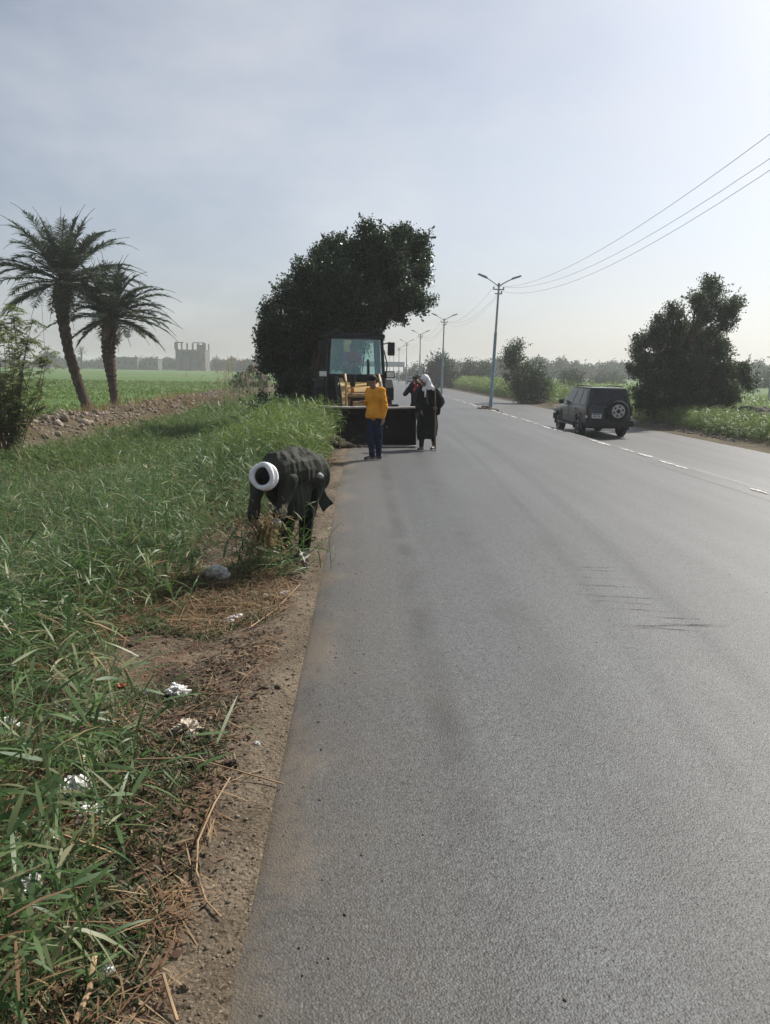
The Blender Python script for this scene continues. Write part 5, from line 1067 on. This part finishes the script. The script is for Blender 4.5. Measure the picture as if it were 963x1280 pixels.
# --- bending man
def man_bent():
    Y0 = 6.95; x = P(380, 694, Y0).x; base = V3((x, Y0, gz1(x, Y0)-.01)); r = empty('person', base, 'man in dark olive robe and white turban bending down into the reeds', 'person')
    Q = lambda px, py, dy=0: P(px, py, Y0+dy)-base
    j = dict(pelvis=Q(385, 596, .05), mid=Q(373, 584, -.1), chest=Q(350, 588, -.28), neck=Q(340, 594, -.42), hd=Q(333, 598, -.53))
    j['shL'] = Q(362, 600, -.38); j['shR'] = Q(326, 596, -.30); j['elL'] = Q(352, 630, -.42); j['wrL'] = Q(345, 655, -.55); j['elR'] = Q(318, 626, -.36); j['wrR'] = Q(318, 652, -.48)
    j['hiL'] = Q(388, 606, .0); j['hiR'] = Q(374, 606, .15); j['anL'] = Q(381, 687, 0); j['anL'].z = .09; j['knL'] = Q(383, 645, -.08); j['anR'] = Q(352, 684, .28); j['anR'].z = .0; j['knR'] = Q(360, 646, .12)
    ax = (j['chest']-j['pelvis']).normalized()
    pr = [('c', j['pelvis'], .13, j['mid'], .13), ('c', j['mid'], .13, j['chest'], .14), ('c', j['chest'], .075, j['hd'], .06)]
    for s in 'LR': pr += limb(j, ['sh'+s, 'el'+s, 'wr'+s], [.052, .043, .028])+limb(j, ['hi'+s, 'kn'+s, 'an'+s], [.085, .058, .04]); pr += [('c', j['chest'], .09, j['sh'+s], .06), ('c', j['an'+s]-V3((0, 0, .045)), .035, j['an'+s]-V3((.05, .12, .05)), .028)]
    hf = V3((-.15, -.25, -.95)); up = V3((-.25, -.93, .2))
    ff, u, s_ = head(pr, j['hd'], hf, up)
    hand(pr, j['wrL'], (-.2, -.3, -1), (-1, 0, 0), 1, .8); hand(pr, j['wrR'], (.1, -.3, -1), (1, 0, 0), -1, .8)
    body = blob('body', pr, MT['skin2'], r, .008, 2); eyes(body, j['hd'], ff, u, s_)
    rb = [('e', Q(390, 592, .08), (.17, .20, .20)), ('c', j['pelvis'], .185, j['mid'], .20), ('c', j['mid'], .20, j['chest'], .185), ('c', j['chest'], .175, j['neck'], .085), ('c', j['chest'], .15, j['shL'], .075), ('c', j['chest'], .14, j['shR'], .075),
          ('c', j['shL'], .075, j['elL'], .058), ('c', j['shR'], .075, j['elR'], .058), ('c', j['elL'], .06, j['wrL'].lerp(j['elL'], .45), .066), ('c', j['elR'], .058, j['wrR'].lerp(j['elR'], .3), .062),
          ('l', [[Q(px, py, dy)+V3((0, 0, 0)) for px, py, dy in row] for row in (
              [(350, 600, -.42), (372, 604, -.30), (392, 600, -.12), (398, 600, .2), (370, 600, .25), (346, 600, .0)],
              [(351, 622, -.40), (372, 628, -.30), (391, 622, -.12), (393, 622, .16), (370, 622, .2), (350, 622, .0)],
              [(355, 641, -.34), (371, 648, -.26), (387, 643, -.12), (388, 640, .12), (370, 642, .16), (355, 640, .0)])]),
          ('c', Q(388, 605, .02), .13, Q(385, 640, 0), .075), ('c', Q(336, 602, -.3), .09, Q(356, 632, -.2), .07)]
    blob('robe', rb, MT['olive'], r, .009, 2, .03, 8, 35, (1.6, 1.1, .4))
    tl = [('l', [[Q(px, py, dy) for px, py, dy in row] for row in ([(391, 596, .02), (400, 597, .02), (401, 598, .16), (391, 597, .16)], [(393, 612, .03), (406, 612, .05), (407, 612, .13), (393, 612, .13)], [(399, 628, .05), (412, 622, .07), (413, 622, .11), (399, 628, .11)], [(404, 640, .06), (417, 629, .08), (418, 629, .11), (404, 640, .10)])])]
    blob('robe_tail', tl, MT['olive'], r, .009, 2, .02, 14, 6, (1.5, 1, .4))
    blob('waist_cloth', [('e', Q(396, 593, -.10), (.075, .034, .026), (0, .25, -.5)), ('e', Q(388, 592, -.15), (.04, .03, .018), (0, .1, -.4))], MT['greycloth'], r, .008, 2, .02, 20, 3)
    tr = [('c', j['hiL'], .10, j['knL'], .075), ('c', j['knL'], .075, j['anL']+V3((0, 0, .01)), .055), ('c', j['hiR'], .11, j['knR'], .085), ('c', j['knR'], .085, j['anR'], .06)]
    blob('trousers', tr, MT['robe'], r, .01, 3, .016, 14, 7)
    blob('sleeve_lining', [('c', j['elL'].lerp(j['wrL'], .40), .052, j['wrL']+V3((0, 0, .01)), .045)], MT['greycloth'], r, .008, 2, .012, 22, 8)
    # turban: a wound roll round a dark cap
    c = j['hd']+u*.05-ff*.01; ring = MB(); tb = MB()
    n1 = s_; n2 = ff
    for lay, (R_, h, t) in enumerate(((.088, -.014, .022), (.094, .006, .026), (.090, .026, .022))):
        pts = []
        for k in range(33):
            a = 2*math.pi*k/32; tilt = .022*math.sin(a+lay*2.1)+.006*math.sin(3*a+lay); pts.append(c+n1*math.cos(a)*R_+n2*math.sin(a)*R_*1.10+u*(h+tilt)+(n1*math.cos(a)+n2*math.sin(a))*.008*math.sin(2*a+lay*1.7))
        tb.tube(pts, [t*(1+.12*math.sin(2*math.pi*k/32*3+lay)) for k in range(33)], 12)
    o = tb.build('turban', MT['white'], r, True)
    Rm = Matrix((s_, ff, u)).transposed().to_euler(); MB_ = blob('skull_cap', [('e', c+u*.0, (.082, .086, .072), Rm)], MT['hair'], r, .008, 2)
    shoe('shoe', r, j['anL'], (-.25, -.9, 0), 'shoe', 'sole'); s2 = j['anR'].copy(); shoe('shoe', r, s2, (-.3, -.9, 0), 'shoe', 'sole')
    return base, j
BB, BJ = man_bent()
# uprooted bunch in his hands, with seed heads
rng = np.random.default_rng(17); bun = Soup(); hc = np.array(BB+BJ['wrL'].lerp(BJ['wrR'], .45))+np.array([.02, -.12, -.06])
n = 420; bun.add(*blades(hc[None]+rng.normal(size=(n, 3))*np.array([.07, .06, .09]), np.column_stack([rng.normal(0, .6, n), rng.normal(0, .5, n), rng.normal(.1, .8, n)]), rng.uniform(.04, .11, n), np.full(n, .014), rng.uniform(0, 1, n), 2, None, None, rng))
tag(bun.build('pulled_weeds', MT['drygrass'], loc=tuple(hc)), 'bunch of yellowish weeds the bending man is pulling', 'weeds', kind='stuff')
o = BB+V3((-.28, -.45, 0)); xy = np.column_stack([rng.normal(o.x, .22, 46), rng.normal(o.y, .22, 46)]); s = Soup(); reeds(s, xy, rng.uniform(.3, .62, 46), 9, .2, .014, .5, 4); tag(s.build('reed_grass', MT['reed']), 'loose reeds growing in front of the bending man', 'reeds', kind='stuff')

# --- driver in the cab
def driver():
    M = Matrix.Translation((LX, LY, -.035)) @ Matrix.Rotation(LRZ, 4, 'Z'); base = M @ V3((-.02, 3.95, 1.76)); r = empty('person', base, 'driver in purple shirt with red scarf sitting inside the loader cab', 'person', None, LRZ)
    j = dict(pelvis=V3((0, .05, .10)), chest=V3((0, 0, .42)), neck=V3((0, -.03, .58)), hd=V3((0, -.06, .70)))
    for k, s in (('L', 1), ('R', -1)): j['sh'+k] = V3((s*.18, -.01, .51)); j['el'+k] = V3((s*.26, -.2, .27)); j['wr'+k] = V3((s*.15, -.5, .25)); j['hi'+k] = V3((s*.09, 0, .06)); j['kn'+k] = V3((s*.12, -.42, .08)); j['an'+k] = V3((s*.13, -.55, -.15))
    pr = [('c', j['pelvis'], .13, j['chest'], .14), ('c', j['chest'], .07, j['hd'], .06)]
    for s in 'LR': pr += limb(j, ['sh'+s, 'el'+s, 'wr'+s], [.052, .042, .028])+limb(j, ['hi'+s, 'kn'+s, 'an'+s], [.08, .055, .04])+[('c', j['chest'], .09, j['sh'+s], .06)]
    ff, u, s_ = head(pr, j['hd'], (0, -1, -.15)); hand(pr, j['wrL'], (-.2, -1, 0), (-.3, 0, -1), -1, .9); hand(pr, j['wrR'], (.2, -1, 0), (.3, 0, -1), 1, .9)
    b = blob('body', pr, MT['skin2'], r, .009, 2); eyes(b, j['hd'], ff, u, s_)
    sh = [('c', j['pelvis'], .16, j['chest'], .17)]
    for s in 'LR': sh += [('c', j['chest'], .13, j['sh'+s], .085), ('c', j['sh'+s], .08, j['el'+s], .07), ('c', j['el'+s], .068, j['wr'+s].lerp(j['el'+s], .12), .05)]
    blob('shirt', sh, MT['purple'], r, .011, 3, .02, 12, 3)
    blob('scarf', [('c', j['neck']+V3((-.07, -.02, -.03)), .05, j['neck']+V3((.07, -.06, -.05)), .055), ('c', j['neck']+V3((.05, -.1, -.08)), .05, j['neck']+V3((.16, -.17, -.32)), .07), ('c', j['neck']+V3((-.02, -.1, -.06)), .05, j['neck']+V3((-.1, -.15, -.2)), .05)], MT['crimson'], r, .01, 3, .02, 15, 5)
    blob('head_cloth', [('e', j['hd']+V3((0, .02, .05)), (.095, .10, .085))], MT['greycloth'], r, .01, 2, .012, 18)
    blob('trousers', [('c', j['hiL'], .105, j['knL'], .085), ('c', j['hiR'], .105, j['knR'], .085), ('c', j['knL'], .08, j['anL'], .06), ('c', j['knR'], .08, j['anR'], .06)], MT['trouser'], r, .011, 3)
driver()

# ================================================================== LITTER
def gpt(px, py, dz=0):
    d = P(px, py, 5.0)-V3((0, 0, CAMZ)); t = 1.0
    for _ in range(14):
        p = V3((0, 0, CAMZ))+d*t; g = float(verge_z(np.array([p.x]), np.array([p.y]))[0]); t *= (CAMZ-g)/max(1e-6, CAMZ-p.z)
    return V3((0, 0, CAMZ))+d*t
def crumple(name, px, py, size, m, label, cat='litter', sq=.5, seed=0, group=None, lift=0):
    p = gpt(px, py); bm = bmesh.new(); bmesh.ops.create_icosphere(bm, subdivisions=4, radius=1); rng = np.random.default_rng(seed)
    co = np.array([v.co for v in bm.verts]); o = rng.uniform(0, 50, 3)
    rdg = 1-np.abs(fbm(co[:, 0]*2.2+o[0]+co[:, 2], co[:, 1]*2.2+o[1]-co[:, 2]*.7, seed, 4))*2.4
    d = .45+.6*rdg; co2 = co*d[:, None]*np.array([rng.uniform(.8, 1.3), rng.uniform(.7, 1.1), sq]); co2[:, 2] = np.maximum(co2[:, 2], -.12)
    for v, c in zip(bm.verts, co2): v.co = c*size
    me = bpy.data.meshes.new(name); bm.to_mesh(me); bm.free(); ob = link(name, me, MT[m], None, p+V3((0, 0, size*.12+lift))); ob.rotation_euler = (0, 0, rng.uniform(0, 6))
    return tag(ob, label, cat, group)
for k, a in enumerate(((272, 722, .13, 'bag', 'pale crumpled plastic bag by the reeds before the bending man', 'plastic bag', .8), (297, 776, .10, 'bag', 'small flattened white bag on the verge past the straw', 'plastic bag', .35), (222, 868, .10, 'bag', 'torn whitish bag lying among dry straw', 'plastic bag', .5),
        (236, 914, .09, 'bagtan', 'dirty tan plastic bag half buried in brown straw', 'plastic bag', .55), (92, 990, .085, 'bag', 'grey-white bag tangled in near reed stems', 'plastic bag', .7), (112, 1020, .06, 'bag', 'smaller white scrap beside the tangled bag', 'plastic scrap', .6), (133, 1222, .032, 'bag', 'bright white paper wad in the near bottom corner', 'paper', .9),
        (12, 912, .08, 'bag', 'white bag at the left edge deep in the reeds', 'plastic bag', .7), (40, 1108, .06, 'bag', 'whitish scrap under the reeds at lower left', 'plastic scrap', .6), (60, 1050, .055, 'bagtan', 'tan plastic scrap under the lower reeds', 'plastic scrap', .5), (118, 950, .10, 'bagtan', 'flat brown sack remnant in the near grass', 'sack', .3),
        (150, 858, .035, 'redplastic', 'small red wrapper in the dark gap of the straw', 'wrapper', .5), (182, 866, .02, 'bluep', 'tiny blue bottle cap on the straw', 'bottle cap', .6), (478, 742, .012, 'bag', 'tiny pale fleck of paper out on the asphalt', 'paper', .4), (348, 860, .025, 'stone', 'loose grey stone at the verge edge', 'stone', .7), (292, 956, .03, 'clod', 'dark lump of tar on the verge', 'lump', .7), (322, 930, .018, 'bag', 'small pale pebble-like scrap near the asphalt edge', 'scrap', .6),
        (356, 742, .045, 'bag', 'pale bit of film on the weeds behind the flattened bag', 'plastic scrap', .4), (335, 745, .05, 'bagtan', 'brownish film scrap beside the low weeds', 'plastic scrap', .4))):
    crumple(*('litter_bag' if 'bag' in a[5] else a[5].replace(' ', '_'),), a[0], a[1], a[2], a[3], a[4], a[5], a[6], k+3)
def stalk(pts, r_, label):
    tag(MB().tube([gpt(px, py)+V3((0, 0, z)) for px, py, z in pts], r_, 6).build('dry_stalk', MT['tanstalk'], None, True), label, 'stalk', 'long dry stalks on the verge')
MT['tanstalk'] = mat('dry_stalk', (.34, .23, .13), .8, .35, 9)
stalk([(288, 980, .03), (268, 1015, .035), (248, 1060, .03), (246, 1095, .02), (258, 1130, .012), (277, 1150, .01)], .0035, 'long curved tan stalk lying across the dirt verge')
stalk([(170, 962, .05), (240, 960, .05), (300, 972, .03), (355, 984, .015)], .0035, 'thin straight stalk reaching towards the asphalt')
stalk([(80, 1080, .12), (110, 1086, .10), (140, 1088, .07)], .006, 'thick pale cut reed cane under the near leaves')
stalk([(95, 1285, .02), (112, 1250, .03), (120, 1215, .06)], .009, 'broad dry leaf stalk at the bottom edge')
stalk([(375, 735, .03), (345, 765, .02), (312, 790, .03)], .004, 'bent dry stalk near the flattened bag')
stalk([(222, 1280, .01), (212, 1255, .03), (205, 1240, .06)], .005, 'dry orange stalk at the bottom of the verge')
